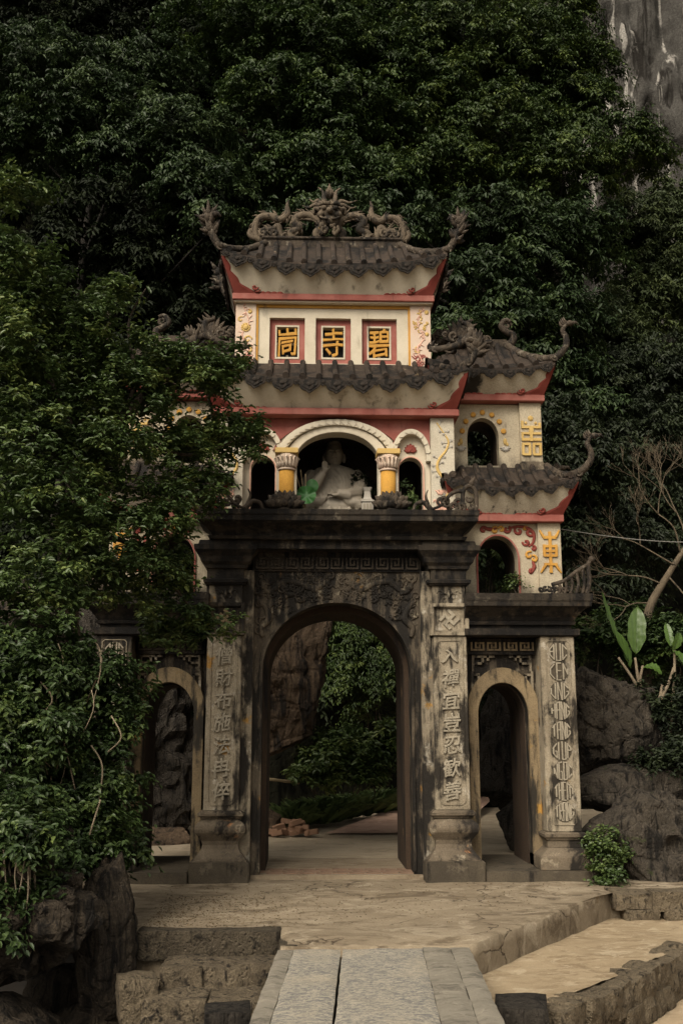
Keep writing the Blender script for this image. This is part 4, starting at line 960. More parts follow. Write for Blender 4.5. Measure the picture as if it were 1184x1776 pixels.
# ---- side towers, two storeys each
for s in (-1, 1):
    def X(a, c): return (s * a, s * c) if s > 0 else (s * c, s * a)
    b = MB(); arch_wall(b, *X(1.60, 2.78), 3.60, 4.64, s * 2.205, .275, 4.13, .335, .40, .62); tw = b.build('tower_wall', 'tower', gate)
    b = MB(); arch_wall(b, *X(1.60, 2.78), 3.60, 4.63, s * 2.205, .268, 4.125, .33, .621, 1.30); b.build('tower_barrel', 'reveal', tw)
    b = MB(); arch_ring(b, s * 2.205, .277, 4.13, .337, .022, .375, .41, 3.6); b.build('arch_rim', 'red', tw)
    b = MB(); b.box(*X(2.755, 3.07), .34, 1.36, 3.60, 4.642); tp = b.build('tower_pilaster', 'tower', gate, .006)
    # gold longevity sign
    b = MB(); cx = s * 2.915; y0, y1 = .318, .342
    for i, (xa, xb, za, zb) in enumerate(((-.02, .02, 3.95, 4.52), (-.09, .09, 4.42, 4.46), (-.09, .09, 4.30, 4.335), (-.10, -.065, 4.18, 4.34), (.065, .10, 4.18, 4.34), (-.09, .09, 4.17, 4.205), (-.06, .06, 4.235, 4.265), (-.09, .09, 4.05, 4.085))):
        b.box(cx + xa, cx + xb, y0 - .0007 * i, y1, za, zb)
    for q in (-1, 1):
        b.tube([(cx + q * .08, .33, 4.44), (cx + q * .105, .33, 4.48), (cx + q * .135, .33, 4.54)], [.022, .02, .012], 6); b.tube([(cx + q * .06, .33, 4.07), (cx + q * .10, .33, 4.01), (cx + q * .14, .33, 3.95)], [.022, .02, .012], 6)
    b.build('longevity_sign', 'gold', tp)
    # scrolls over the arch
    b, g = MB(), MB(); q = s
    for (x, z, r, a0, sg) in ((2.02, 4.55, .05, 0, 1), (2.34, 4.56, .055, 1, -1), (2.50, 4.54, .06, 2, 1), (2.66, 4.52, .06, 0, -1), (2.60, 4.38, .05, 3, 1), (2.70, 4.30, .035, 2, -1), (2.66, 3.98, .03, 1, 1)):
        curl(b, s * x, z, r, 1.0, a0, sg * s, .395, .026)
    for path in ([(2.0, 4.59), (2.1, 4.56), (2.2, 4.58)], [(2.36, 4.57), (2.48, 4.60), (2.62, 4.58), (2.71, 4.50), (2.70, 4.38), (2.63, 4.32)], [(2.68, 4.12), (2.70, 4.04), (2.66, 3.95)]):
        p_ = spline([(s * x, .394, z) for x, z in path], 5); b.tube(p_, taper(len(p_), .012, .012, .03), 6, .6)
    for (x, z, r, a0, sg) in ((2.18, 4.55, .05, 1, 1), (2.26, 4.56, .045, 3, -1), (2.60, 4.575, .03, 0, 1), (2.64, 4.20, .055, 1, 1), (2.70, 4.15, .05, 2, -1)):
        curl(g, s * x, z, r, 1.0, a0, sg * s, .394, .024)
    b.build('red_scroll', 'deep_red', tw, smooth=True); g.build('gold_scroll', 'gold', tw, smooth=True)
    red_beam('tower_beam', *X(1.70, 3.10), .24, 1.44, 4.645, 4.742)
    roof('lower_tower_roof', s * 2.35, .85, .74, .58, 4.743,   .86, .79, 5.03, .15, .06, .60, .32, 5.47, roll=.20, pend=.26, horn=.46, pbig=.17, hsides=(s,), hull=1.2, cmat='cove_stain2')
    # third level
    b = MB(); arch_wall(b, *X(1.46, 2.62), 5.2, 6.42, s * 2.085, .225, 5.94, .28, .62, .80); t3 = b.build('tower_wall', 'tower_up', gate)
    b = MB(); b.box(*X(1.50, 2.60), .625, 1.28, 5.2, 5.52); b.build('sill_block', 'tower_up', t3)
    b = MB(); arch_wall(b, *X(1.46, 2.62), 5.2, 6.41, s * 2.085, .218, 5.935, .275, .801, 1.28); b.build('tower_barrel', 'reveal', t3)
    b = MB(); b.box(*X(2.605, 2.915), .55, 1.36, 5.30, 6.432); tp = b.build('tower_pilaster', 'tower_up', gate, .006)
    b = MB(); b.box(*X(2.585, 2.935), .50, 1.40, 5.30, 5.56); b.build('pilaster_foot', 'ped', tp, .02)
    b = MB(); cx = s * 2.76; y0, y1 = .527, .552
    for i, (xa, xb, za, zb) in enumerate(((-.14, -.105, 6.06, 6.16), (-.14, .14, 6.05, 6.085), (.105, .14, 6.06, 6.13), (-.14, .14, 5.96, 5.99), (-.03, .03, 5.985, 6.05), (-.14, .14, 5.865, 5.905), (-.14, -.11, 5.87, 5.96), (-.02, .02, 5.86, 5.97), (-.14, -.02, 5.80, 5.835), (.02, .14, 5.80, 5.835), (-.14, -.105, 5.66, 5.83), (-.045, -.012, 5.66, 5.83), (.012, .045, 5.66, 5.83), (.105, .14, 5.66, 5.83), (-.13, -.02, 5.65, 5.68), (.02, .13, 5.65, 5.68))):
        b.box(cx + xa, cx + xb, y0 - .0005 * i, y1, za, zb)
    b.ball((cx, .548, 6.20), (.04, .02, .04), 10, 6); b.ball((cx - .07, .548, 6.13), (.022, .016, .022), 8, 5); b.ball((cx + .07, .548, 6.13), (.022, .016, .022), 8, 5)
    b.build('fret_sign', 'yellow', tp)
    for k in range(7):                                           # row of round studs over the arch
        a = PI * (.06 + .88 * k / 6); x, z = s * 2.085 + .30 * math.cos(a), 5.96 + .34 * math.sin(a)
        b = MB(); b.lathe([(.034, 0), (.040, .010), (.036, .022), (.02, .028)], (0, 0, 0), 12); me = b.mesh('stud', 'gold')
        copy_at(me, 'stud', t3, (x, .62, z), (PI / 2, 0, 0))
    g, q = MB(), MB()
    for e in (-1, 1):
        x = s * 2.085 + e * .315; g.ball((x, .615, 5.87), (.028, .02, .05), 8, 6); g.ball((x + e * .03, .615, 5.83), (.02, .016, .03), 8, 6)
        for k in range(7): a = -.2 - k * .45; q.tube([(x, .617, 5.79), (x + .04 * math.cos(a), .606, 5.79 + .04 * math.sin(a)), (x + .08 * math.cos(a), .614, 5.79 + .08 * math.sin(a))], [.008, .016, .004], 5)
    g.build('bud_relief', 'yellow', t3, smooth=True); q.build('leaf_relief', 'greystucco', t3, smooth=True)
    red_beam('tower_beam', *X(1.55, 2.955), .46, 1.46, 6.434, 6.528)
    roof('upper_tower_roof', s * 2.16, .96, .785, .48, 6.529, .85, .69, 6.77, .12, .05, .36, .05, 7.40, roll=.21, pend=.26, horn=.46, pbig=.16, hsides=(s,), hull=1.2, cmat='cove_stain' if s > 0 else 'cove_stain2')
    # ridge bar, scroll finial
    b = MB(); b.box(*X(1.40, 2.54), .90, 1.02, 7.36, 7.52); rb = b.build('tower_ridge', 'orn_dark', gate, .012)
    b = MB(); fx = s * 2.52
    pth = spline([(fx - s * .05, .96, 7.44), (fx + s * .08, .96, 7.48), (fx + s * .12, .96, 7.60), (fx + s * .02, .96, 7.66), (fx - s * .06, .96, 7.74), (fx, .96, 7.84), (fx + s * .09, .96, 7.82)], 6)
    b.tube(pth, taper(len(pth), .065, .03), 8, 1.2); curl(b, fx + s * .03, 7.76, .07, 1.3, 0, s, .96, .03); b.build('scroll_finial', 'orn_dark', rb, smooth=True)
    b = MB()
    lotus_fan(b, s * 1.80, .80, 7.42, .38, 11, .05, 1.0, 1.35, .13)
    for k in range(26):
        R = random.Random(k + 40); curl(b, s * R.uniform(1.45, 2.25), R.uniform(7.38, 7.60), R.uniform(.05, .10), R.uniform(.8, 1.4), R.uniform(0, 6.28), R.choice((-1, 1)), R.uniform(.80, .9), R.uniform(.02, .035))
    b.build('lotus_crest', 'orn_dark', rb, smooth=True)
    # dragon curling over the shrine roof corner in front of the crest
    b = MB(); pth = spline([(s * 1.25, -.1, 6.98), (s * 1.45, -.16, 6.97), (s * 1.66, -.2, 7.02), (s * 1.80, -.22, 7.14), (s * 1.80, -.22, 7.28), (s * 1.70, -.2, 7.33)], 7)
    b.tube(pth, taper(len(pth), .04, .03, .06), 8)
    R = random.Random(8)
    for k in range(26):
        p0 = pth[R.randrange(len(pth))]; a = R.uniform(0, 6.28); L = R.uniform(.06, .11); d = Vector((math.cos(a), R.uniform(-.5, .1), .5 + math.sin(a) * .6)).normalized()
        b.tube([p0, p0 + d * L * .6, p0 + d * L + Vector((.03 * s, 0, .03))], [.026, .022, .004], 5)
    for k in range(10): curl(b, s * R.uniform(1.3, 1.75), R.uniform(6.95, 7.15), R.uniform(.04, .08), 1.1, R.uniform(0, 6), R.choice((-1, 1)), -.2 + R.uniform(-.05, .1), .025)
    b.build('roof_dragon', 'orn_dark', gate, smooth=True)

# ---- ridge with monster face and two dragons
b = MB(); b.box(C3 - 1.02, C3 + .98, .74, .96, 8.86, 9.02); b.box(C3 - 1.05, C3 + 1.01, .71, .99, 8.985, 9.03); rdg = b.build('ridge', 'orn_dark', gate, .012)
YR = .85
def flames(mb, path, n, L0, L1, seed, up=.5, r=.02):
    R = random.Random(seed)
    for k in range(n):
        i = R.randrange(1, len(path) - 1); p0 = Vector(path[i]); t = (Vector(path[i + 1]) - Vector(path[i - 1])).normalized(); nn = Vector((-t.z, 0, t.x)) * R.choice((-1, 1))
        d = (nn + Vector((0, R.uniform(-.5, .3), up * .3)) - t * .4).normalized(); L = R.uniform(L0, L1)
        mb.tube([p0, p0 + d * (L * .6 + .04), p0 + d * (L + .05) - t * .05], [r * 1.3, r, .003], 5)
for s in (-1, 1):
    def D(pts): return [((x + .10) * (1 if s < 0 else -1) - .10, YR, z) for x, z in pts]
    b = MB()
    tail = spline(D([(-1.02, 9.0), (-1.16, 9.03), (-1.21, 9.14), (-1.20, 9.28), (-1.12, 9.38), (-.98, 9.40), (-.88, 9.35), (-.79, 9.37), (-.73, 9.46), (-.735, 9.58), (-.715, 9.68)]), 6)
    n_ = len(tail); b.tube(tail, [.046 + .014 * math.sin(PI * i / n_) - (.04 * max(0, i / n_ - .75) / .25) for i in range(n_)], 9, 1.1); flames(b, tail[:int(n_ * .85)], 40, .03, .07, 21, r=.016)
    kn = spline(D([(-1.14, 9.04), (-1.24, 9.06), (-1.29, 9.12), (-1.27, 9.17), (-1.22, 9.15)]), 5); b.tube(kn, taper(len(kn), .05, .035), 8)
    low = spline(D([(-1.16, 9.12), (-1.05, 9.19), (-.95, 9.18), (-.87, 9.24), (-.84, 9.14), (-.80, 9.05), (-.70, 9.02)]), 6); b.tube(low, taper(len(low), .04, .045, .055), 9, 1.2); flames(b, low, 26, .03, .07, 22, r=.018)
    for k in range(7):
        R = random.Random(k + 60); x, z = D([(R.uniform(-1.12, -.72), 0)])[0][0], R.uniform(9.0, 9.2); curl(b, x, z, R.uniform(.04, .08), 1.1, R.uniform(0, 6), R.choice((-1, 1)), YR - R.uniform(.03, .1), .028)
    b.build('dragon_tail', 'orn', rdg, smooth=True)
    b = MB()
    coil = spline(D([(-.51, 9.0), (-.65, 9.04), (-.68, 9.14), (-.55, 9.21), (-.61, 9.30), (-.60, 9.38), (-.48, 9.43), (-.35, 9.40), (-.25, 9.32), (-.2, 9.2)]), 7)
    b.tube(coil, taper(len(coil), .048, .05, .062), 9, 1.1); flames(b, coil, 64, .03, .075, 23, r=.018)
    claw = spline(D([(-.22, 9.22), (-.30, 9.14), (-.27, 9.05), (-.37, 9.02)]), 5); b.tube(claw, taper(len(claw), .07, .045), 8)
    for k in range(4): p0 = Vector(claw[-1]); b.tube([p0, p0 + Vector((-.03 * (1 if s < 0 else -1) * k + .0, -.07, .01)), p0 + Vector((-.035 * (1 if s < 0 else -1) * k, -.1, -.03))], [.025, .02, .005], 5)
    b.build('dragon_coil', 'orn', rdg, smooth=True)
b = MB(); fx = -.10
b.ball((fx, YR - .08, 9.40), (.17, .16, .15), 18, 12); b.ball((fx, YR - .14, 9.26), (.13, .12, .09), 14, 8)
for q in (-1, 1):
    b.ball((fx + q * .085, YR - .23, 9.44), (.042, .04, .036), 10, 8); b.ball((fx + q * .125, YR - .17, 9.36), (.06, .07, .06), 10, 8)
    b.tube([(fx + q * .02, YR - .24, 9.495), (fx + q * .09, YR - .25, 9.51), (fx + q * .17, YR - .17, 9.50)], [.02, .034, .012], 6)
    b.tube(spline([(fx + q * .06, YR - .1, 9.52), (fx + q * .085, YR - .06, 9.68), (fx + q * .10, YR, 9.82), (fx + q * .17, YR + .02, 9.90)], 6), taper(19, .05, .008), 8)
    for (x1, z1, x2, z2, x3, z3) in ((.20, 9.60, .32, 9.56, .41, 9.59), (.17, 9.66, .30, 9.65, .42, 9.69), (.19, 9.52, .24, 9.57, .30, 9.55)):
        if q < 0 and z3 > 9.66: x3, z3, x2 = .30, 9.70, .24
        pt = spline([(fx + q * .10, YR - .06, 9.54), (fx + q * x1, YR - .03, z1), (fx + q * x2, YR, z2), (fx + q * x3, YR, z3)], 5); b.tube(pt, taper(len(pt), .045, .006), 7, .7)
    b.tube(spline([(fx + q * .14, YR - .12, 9.46), (fx + q * .22, YR - .08, 9.50), (fx + q * .23, YR - .05, 9.42)], 4), taper(9, .04, .02), 6)
    b.tube(spline([(fx + q * .03, YR - .26, 9.25), (fx + q * .10, YR - .24, 9.27), (fx + q * .15, YR - .19, 9.33)], 4), taper(9, .022, .014), 6)
b.ball((fx, YR - .27, 9.385), (.055, .05, .045), 10, 8)
R = random.Random(3)
for k in range(60):
    a = R.uniform(0, PI); b.ball((fx + .14 * math.cos(a) * R.random() ** .4, YR - .16 - .05 * R.random(), 9.52 + .05 * math.sin(a) * R.random()), R.uniform(.014, .026), 6, 4)
for k in range(22):
    x = R.uniform(-.13, .13); z = R.uniform(9.04, 9.20); b.tube([(fx + x, YR - .17, z + .05), (fx + x * 1.05, YR - .20, z), (fx + x * 1.1, YR - .18, z - .05)], [.02, .028, .004], 6)
for k in range(40):
    a = R.uniform(-.1, PI + .1); r_ = R.uniform(.17, .24); d = Vector((math.cos(a), 0, math.sin(a))); p0 = Vector((fx, YR - .03, 9.36)) + d * r_ * .8
    b.tube([p0, p0 + d * .06, p0 + d * .12 + Vector((0, 0, .03))], [.026, .02, .004], 5)
b.build('monster_face', 'orn', rdg, smooth=True)
b = MB(); b.lathe([(.006, 9.70), (.035, 9.73), (.055, 9.78), (.045, 9.85), (.018, 9.92), (.004, 9.96)], (fx, YR, 0), 10)
for k in range(6):
    a = k * PI / 3; b.tube([(fx + .035 * math.cos(a), YR + .035 * math.sin(a), 9.73), (fx + .06 * math.cos(a), YR + .06 * math.sin(a), 9.79), (fx + .045 * math.cos(a), YR + .045 * math.sin(a), 9.87)], [.014, .022, .004], 5)
b.build('flame_pearl', 'orn', rdg, smooth=True)

# ---- ornaments on the cornice slabs
for s in (-1, 1):
    b = MB()
    x, y, z = s * .70 + .0, -.27, 4.66
    for ring, (n, r, L, el) in enumerate(((7, .05, .20, .35), (6, .04, .21, .75), (5, .02, .22, 1.15))):
        for k in range(n):
            a = PI * (k + .5) / n + PI; c_, s__ = math.cos(a), math.sin(a)
            p = [Vector((x + c_ * (r + L * t * math.cos(el) * (1 + .2 * t)), y + s__ * .55 * (r + L * t * math.cos(el)), z + .03 + L * 1.1 * (t ** 1.3) * math.sin(el) + .02)) for t in (0, .3, .6, .85, 1)]
            b.tube(p, [.03, .055, .06, .035, .004], 6, .45)
    b.lathe([(.10, 0), (.12, .03), (.06, .05)], (x, y, z), 12, 1, .6)
    b.build('lotus_finial', 'orn_dark', gate, smooth=True)
    def scrollwork(cx, zb, y, w_, h_, name, mat='orn_dark', seed=0):
        b = MB(); R = random.Random(seed)
        def q(u, v): return (cx + s * u * w_, y, zb + v * h_)
        b.tube(spline([q(1.0, 0), q(1.02, .35), q(1.0, .8), q(.86, 1.0), q(.70, .86), q(.66, .4), q(.72, .15)], 6), taper(37, .03, .028), 7)
        b.tube(spline([q(.70, .75), q(.55, .8), q(.35, .68), q(.2, .42), q(.05, .2), q(-.15, .08)], 6), taper(31, .032, .018), 7)
        for k in range(14): curl(b, cx + s * w_ * R.uniform(.0, .9), zb + h_ * R.uniform(.08, .5) , R.uniform(.035, .07), 1.1, R.uniform(0, 6), R.choice((-1, 1)), y + R.uniform(-.03, .03), .026)
        b.ball(q(.9, 1.12), (.035, .03, .04), 8, 6); b.tube([q(.9, 1.0), q(.93, 1.2), q(1.0, 1.38)], [.03, .025, .006], 6)
        b.build(name, mat, gate, smooth=True)
    scrollwork(s * 1.30, 4.66, -.33, .50, .34, 'corner_scroll', seed=4 + s)
    b = MB()
    pt = spline([(s * 1.22, -.30, 4.68), (s * 1.12, -.30, 4.78), (s * 1.02, -.30, 4.76), (s * .98, -.30, 4.68), (s * .92, -.30, 4.67)], 5); b.tube(pt, taper(len(pt), .04, .012), 7)
    pt = spline([(s * 1.20, -.30, 4.70), (s * 1.15, -.30, 4.86), (s * 1.18, -.30, 4.95)], 5); b.tube(pt, taper(len(pt), .03, .006), 7); b.build('corner_leaf', 'orn_dark', gate, smooth=True)
    # open balustrade on the wing slab
    b = MB()
    rail = spline([(s * 2.80, -.16, 3.72), (s * 2.98, -.16, 3.78), (s * 3.14, -.16, 3.90), (s * 3.28, -.16, 3.98)], 6); b.tube(rail, .028, 7)
    b.tube(spline([(s * 3.26, -.16, 3.60), (s * 3.30, -.16, 3.78), (s * 3.29, -.16, 3.98), (s * 3.34, -.16, 4.05)], 6), taper(19, .032, .028), 7); b.ball((s * 3.34, -.16, 4.06), .045, 8, 6)
    for k in range(6):
        x = 2.80 + k * .08; zt = 3.70 + k * .045; b.tube(spline([(s * x, -.16, 3.60), (s * (x + .035), -.16, (3.6 + zt) / 2), (s * (x + .01), -.16, zt)], 4), .022, 6)
    for k in range(8): curl(b, s * (2.66 + k * .05), 3.66, .035, 1.0, k, 1 if k % 2 else -1, -.16, .022)
    b.build('balustrade', 'orn_dark', gate, smooth=True)
# ================================================================ passage floor, threshold pavers
b = MB(); b.box(-1.10, 1.10, 0.14, 1.93, -0.05, 0.062); pf = b.build('passage_floor', 'floor', None, 0.012, kind='structure')
pm = MB(); pm.box(-.1, .1, -.075, .075, -.02, .012); pv = pm.mesh('paver', 'paver', 0.004)
for r in range(3):
    for c in range(-5, 5):
        x = c * .212 + (.106 if r % 2 else .05)
        if abs(x) < .98: copy_at(pv, 'paver', pf, (x, .34 + r * .165, .058 + random.uniform(-.003, .003)), (0, 0, random.uniform(-.02, .02)))

# ================================================================ statue and offerings in the shrine
def statue():
    b = MB(); X0, Y0 = -.02, 1.06
    secs = [(4.90, .47, .34), (4.97, .46, .34), (5.05, .43, .32), (5.14, .37, .28), (5.22, .33, .24), (5.32, .33, .215), (5.42, .345, .20), (5.50, .33, .18), (5.56, .25, .15), (5.60, .12, .10)]
    n = 28; v, f = [], []
    for z, rx, ry in secs:
        for j in range(n):
            a = 2 * PI * j / n; v.append((X0 + rx * math.copysign(abs(math.cos(a)) ** .85, math.cos(a)), Y0 + ry * math.copysign(abs(math.sin(a)) ** .85, math.sin(a)), z))
    for i in range(len(secs) - 1):
        for j in range(n): f.append((i * n + j, i * n + (j + 1) % n, (i + 1) * n + (j + 1) % n, (i + 1) * n + j))
    f += [tuple(range(n - 1, -1, -1)), tuple((len(secs) - 1) * n + j for j in range(n))]; b.add(v, f)
    # crossed legs, sleeves, neck, head
    for q in (-1, 1):
        b.ball((X0 + q * .30, Y0 - .22, 5.0), (.20, .17, .10), 14, 10)
        b.tube(spline([(X0 + q * .30, Y0, 5.47), (X0 + q * .37, Y0 - .10, 5.30), (X0 + q * .33, Y0 - .22, 5.16)], 6), taper(13, .115, .11), 10)
        b.ball((X0 + q * .145, Y0 + .01, 5.72), (.03, .035, .075), 8, 6)                     # long ears
    b.tube([(X0 + .33, Y0 - .2, 5.15), (X0 + .18, Y0 - .33, 5.10), (X0 + .03, Y0 - .36, 5.12)], [.11, .09, .06], 10)
    b.tube([(X0 - .34, Y0 - .2, 5.17), (X0 - .26, Y0 - .32, 5.28), (X0 - .16, Y0 - .36, 5.42)], [.115, .09, .05], 10)
    b.tube([(X0, Y0, 5.55), (X0, Y0 - .01, 5.68)], [.085, .08], 12); b.ball((X0, Y0 - .02, 5.76), (.135, .15, .175), 18, 14); b.ball((X0, Y0 + .03, 5.90), (.115, .12, .10), 14, 8); b.ball((X0, Y0 + .04, 6.0), (.06, .06, .05), 10, 6)
    b.tube([(X0, Y0 - .155, 5.80), (X0, Y0 - .19, 5.74), (X0, Y0 - .165, 5.715)], [.014, .026, .014], 8); b.ball((X0, Y0 - .155, 5.675), (.042, .02, .014), 10, 6)
    for q in (-1, 1): b.ball((X0 + q * .055, Y0 - .15, 5.765), (.032, .016, .012), 8, 6); b.tube([(X0 + q * .02, Y0 - .165, 5.80), (X0 + q * .06, Y0 - .16, 5.815), (X0 + q * .10, Y0 - .12, 5.80)], .010, 6)
    # raised hand: palm and five fingers
    hx, hy, hz = X0 - .14, Y0 - .37, 5.46
    b.ball((hx, hy, hz), (.042, .024, .05), 10, 8)
    for k, (dx, L) in enumerate(((-.032, .075), (-.011, .09), (.011, .085), (.032, .065))): b.tube([(hx + dx, hy, hz + .035), (hx + dx * 1.1, hy - .012, hz + .035 + L * .6), (hx + dx * 1.05, hy - .03, hz + .035 + L)], [.0135, .0125, .008], 7)
    b.tube([(hx + .035, hy - .01, hz - .01), (hx + .065, hy - .03, hz + .02), (hx + .055, hy - .04, hz + .05)], [.016, .014, .009], 7)
    # lap hand
    hx, hy, hz = X0 + .02, Y0 - .38, 5.085
    b.ball((hx, hy, hz), (.075, .05, .026), 10, 8)
    for k in range(4): b.tube([(hx - .05, hy - .03 + k * .02, hz + .01), (hx - .10, hy - .035 + k * .02, hz + .012), (hx - .135 + abs(k - 1.5) * .012, hy - .03 + k * .02, hz + .02)], [.013, .012, .009], 7)
    b.tube([(hx - .02, hy + .03, hz + .02), (hx - .055, hy + .02, hz + .045), (hx - .085, hy + .0, hz + .05)], [.014, .012, .009], 7)
    # robe folds
    R = random.Random(2)
    def surf(a, z):
        for i in range(len(secs) - 1):
            if secs[i][0] <= z <= secs[i + 1][0]:
                t = (z - secs[i][0]) / (secs[i + 1][0] - secs[i][0]); rx, ry = lerp(secs[i][1], secs[i + 1][1], t), lerp(secs[i][2], secs[i + 1][2], t); break
        else: rx, ry = secs[-1][1:]
        return (X0 + rx * math.copysign(abs(math.cos(a)) ** .85, math.cos(a)), Y0 + ry * math.copysign(abs(math.sin(a)) ** .85, math.sin(a)), z)
    for k in range(11):                                    # sweeping from the shoulder across the chest
        a0, a1 = PI * (1.15 + .055 * k), PI * (1.35 + .05 * k); b.tube([surf(lerp(a0, a1, t), lerp(5.55, 5.10 + .01 * k, t)) for t in [i / 8 for i in range(9)]], taper(9, .012, .014, .024), 6)
    for k in range(9):
        a0 = PI * (1.55 + .045 * k); b.tube([surf(a0 + .12 * math.sin(t * 2), lerp(5.55, 5.02, t)) for t in [i / 8 for i in range(9)]], taper(9, .012, .016, .025), 6)
    for q in (-1, 1):
        for k in range(6):
            b.tube([(X0 + q * (.10 + .045 * k + .12 * t), Y0 - .36 + .05 * t - .012 * k * t, 5.09 - .03 * k * .3 - .16 * t) for t in [i / 5 for i in range(6)]], taper(6, .014, .014, .028), 6)
        for k in range(5):
            b.tube([(X0 + q * (.37 - .06 * t), Y0 - .02 - .05 * k + .01, 5.48 - .05 * k - .28 * t) for t in [i / 5 for i in range(6)]], taper(6, .02, .02, .032), 6)
    # lotus seat
    for ring, (z, r, L) in enumerate(((4.84, .44, .10), (4.76, .47, .10))):
        for k in range(22):
            a = 2 * PI * (k + ring * .5) / 22; c_, s_ = math.cos(a), math.sin(a)
            b.tube([(X0 + c_ * (r - .02), Y0 + s_ * (r - .02) * .82, z - .03), (X0 + c_ * (r + .05), Y0 + s_ * (r + .05) * .82, z + .03), (X0 + c_ * (r + .06), Y0 + s_ * (r + .06) * .82, z + .09)], [.05, .06, .012], 7)
    b.lathe([(.44, 4.66), (.44, 4.90)], (X0, Y0, 0), 24, 1, .82)
    me = b.mesh('statue', 'statue'); o = bpy.data.objects.new('tmp', me); COL.objects.link(o)
    m = o.modifiers.new('r', 'REMESH'); m.mode = 'VOXEL'; m.voxel_size = .011; m2 = o.modifiers.new('s', 'SMOOTH'); m2.iterations = 2; m2.factor = .5
    dg = bpy.context.evaluated_depsgraph_get(); dg.update(); me2 = bpy.data.meshes.new_from_object(o.evaluated_get(dg)); bpy.data.objects.remove(o)
    me2.name = 'seated_statue'; me2.polygons.foreach_set('use_smooth', [True] * len(me2.polygons))
    return link(bpy.data.objects.new('seated_statue', me2), None, 'pale seated robed statue with raised hand inside the shrine arch', 'statue')
statue()

# ================================================================ foliage
def unit(a): return a / np.maximum(1e-9, np.linalg.norm(a, axis=-1, keepdims=True))
def leaf_mesh(name, mat, P, D, U, L, W, rnd, oval=False, fold=.25, curl_=.15):
    n = len(P); D = unit(D); S = unit(np.cross(D, U)); Nn = np.cross(S, D); L = L[:, None]; W = W[:, None]
    if oval:
        V = np.stack([P, P + D * L * .28 - S * W * .42 + Nn * W * fold, P + D * L * .66 - S * W * .40 + Nn * W * fold * .8, P + D * L - Nn * L * curl_, P + D * L * .66 + S * W * .40 + Nn * W * fold * .8, P + D * L * .28 + S * W * .42 + Nn * W * fold], 1)
        F = np.array([[0, 1, 2, 3], [0, 3, 4, 5]]); k = 6
    else:
        V = np.stack([P, P + D * L * .42 - S * W * .5 + Nn * W * fold, P + D * L - Nn * L * curl_, P + D * L * .42 + S * W * .5 + Nn * W * fold], 1)
        F = np.array([[0, 1, 2], [0, 2, 3]]); k = 4
    V = V.reshape(-1, 3); idx = (np.arange(n)[:, None, None] * k + F[None]).reshape(-1, F.shape[1]); m = len(idx); c = F.shape[1]
    me = bpy.data.meshes.new(name); me.vertices.add(len(V)); me.vertices.foreach_set('co', V.astype(np.float32).ravel())
    me.loops.add(m * c); me.loops.foreach_set('vertex_index', idx.astype(np.int32).ravel())
    me.polygons.add(m); me.polygons.foreach_set('loop_start', (np.arange(m) * c).astype(np.int32)); me.polygons.foreach_set('loop_total', np.full(m, c, np.int32))
    at = me.attributes.new('rnd', 'FLOAT', 'FACE'); at.data.foreach_set('value', np.repeat(rnd, len(F)).astype(np.float32))
    me.update(calc_edges=True); me.materials.append(M[mat]); return me
def template(ntw, nl, rad, droop, up, spread):
    """one bough end: twigs fanning towards +x, leaves along them"""
    Ps, Ds, Us = [], [], []
    for t in range(ntw):
        az = rng.uniform(-spread, spread); el = rng.uniform(-.35, .9) + up
        d = np.array([math.cos(az) * math.cos(el), math.sin(az) * math.cos(el), math.sin(el)]); Lw = rad * rng.uniform(.6, 1.15)
        st = rng.normal(0, .12 * rad, 3)
        for k in range(nl):
            q = (k + .6) / nl; p = st + d * Lw * q + np.array([0, 0, -droop * Lw * q * q])
            tan = d + np.array([0, 0, -2 * droop * q]); sd_ = np.cross(tan, [0, 0, 1]); sd_ /= max(1e-6, np.linalg.norm(sd_)); sg = 1 if k % 2 else -1
            Ps.append(p + rng.normal(0, .015, 3)); Ds.append(tan * .55 + sd_ * sg * .75 + np.array([0, 0, -.45 * droop * 1.6]) + rng.normal(0, .25, 3)); Us.append(np.array([.45, 0, .9]) + rng.normal(0, .28, 3))
    return np.array(Ps), np.array(Ds), np.array(Us)
def crown(name, mat, lobes, dens, rad, leafL, leafW, tmpl, oval=False, down=.35, fill=.35, rnd_pow=1.3, flat=.85, ysc=.85, shell=(.72, 1.08)):
    P, D, U, Rn = [], [], [], []
    for (cx, cy, cz, rx, rz) in lobes:
        n = max(3, int(dens * (rx * rz + .25 * rx)))
        for i in range(n):
            d = rng.normal(0, 1, 3); d /= np.linalg.norm(d)
            if d[2] < -.25 and rng.random() > down: d[2] = -d[2]
            r = rng.uniform(*shell) if rng.random() > fill else rng.uniform(.25, .75)
            c = np.array([cx + d[0] * rx * r, cy + d[1] * rx * ysc * r, cz + d[2] * rz * r]); c += rng.normal(0, .05, 3)
            tp, td, tu = tmpl[rng.integers(len(tmpl))]; a = math.atan2(d[1], d[0]) + rng.normal(0, .35); ca, sa = math.cos(a), math.sin(a); s = rng.uniform(.7, 1.2)
            Rm = np.array([[ca, -sa, 0], [sa, ca, 0], [0, 0, 1]])
            P.append(tp @ Rm.T * s + c); D.append(td @ Rm.T); U.append(tu @ Rm.T)
            base = rng.random() ** rnd_pow * .75; Rn.append(np.clip(base + rng.normal(0, .14, len(tp)), 0, 1))
    P, D, U, Rn = map(np.concatenate, (P, D, U, Rn)); n = len(P)
    L = leafL * rng.uniform(.65, 1.2, n); Wd = leafW * rng.uniform(.75, 1.2, n)
    return leaf_mesh(name, mat, P, D, U, L, Wd, Rn, oval)
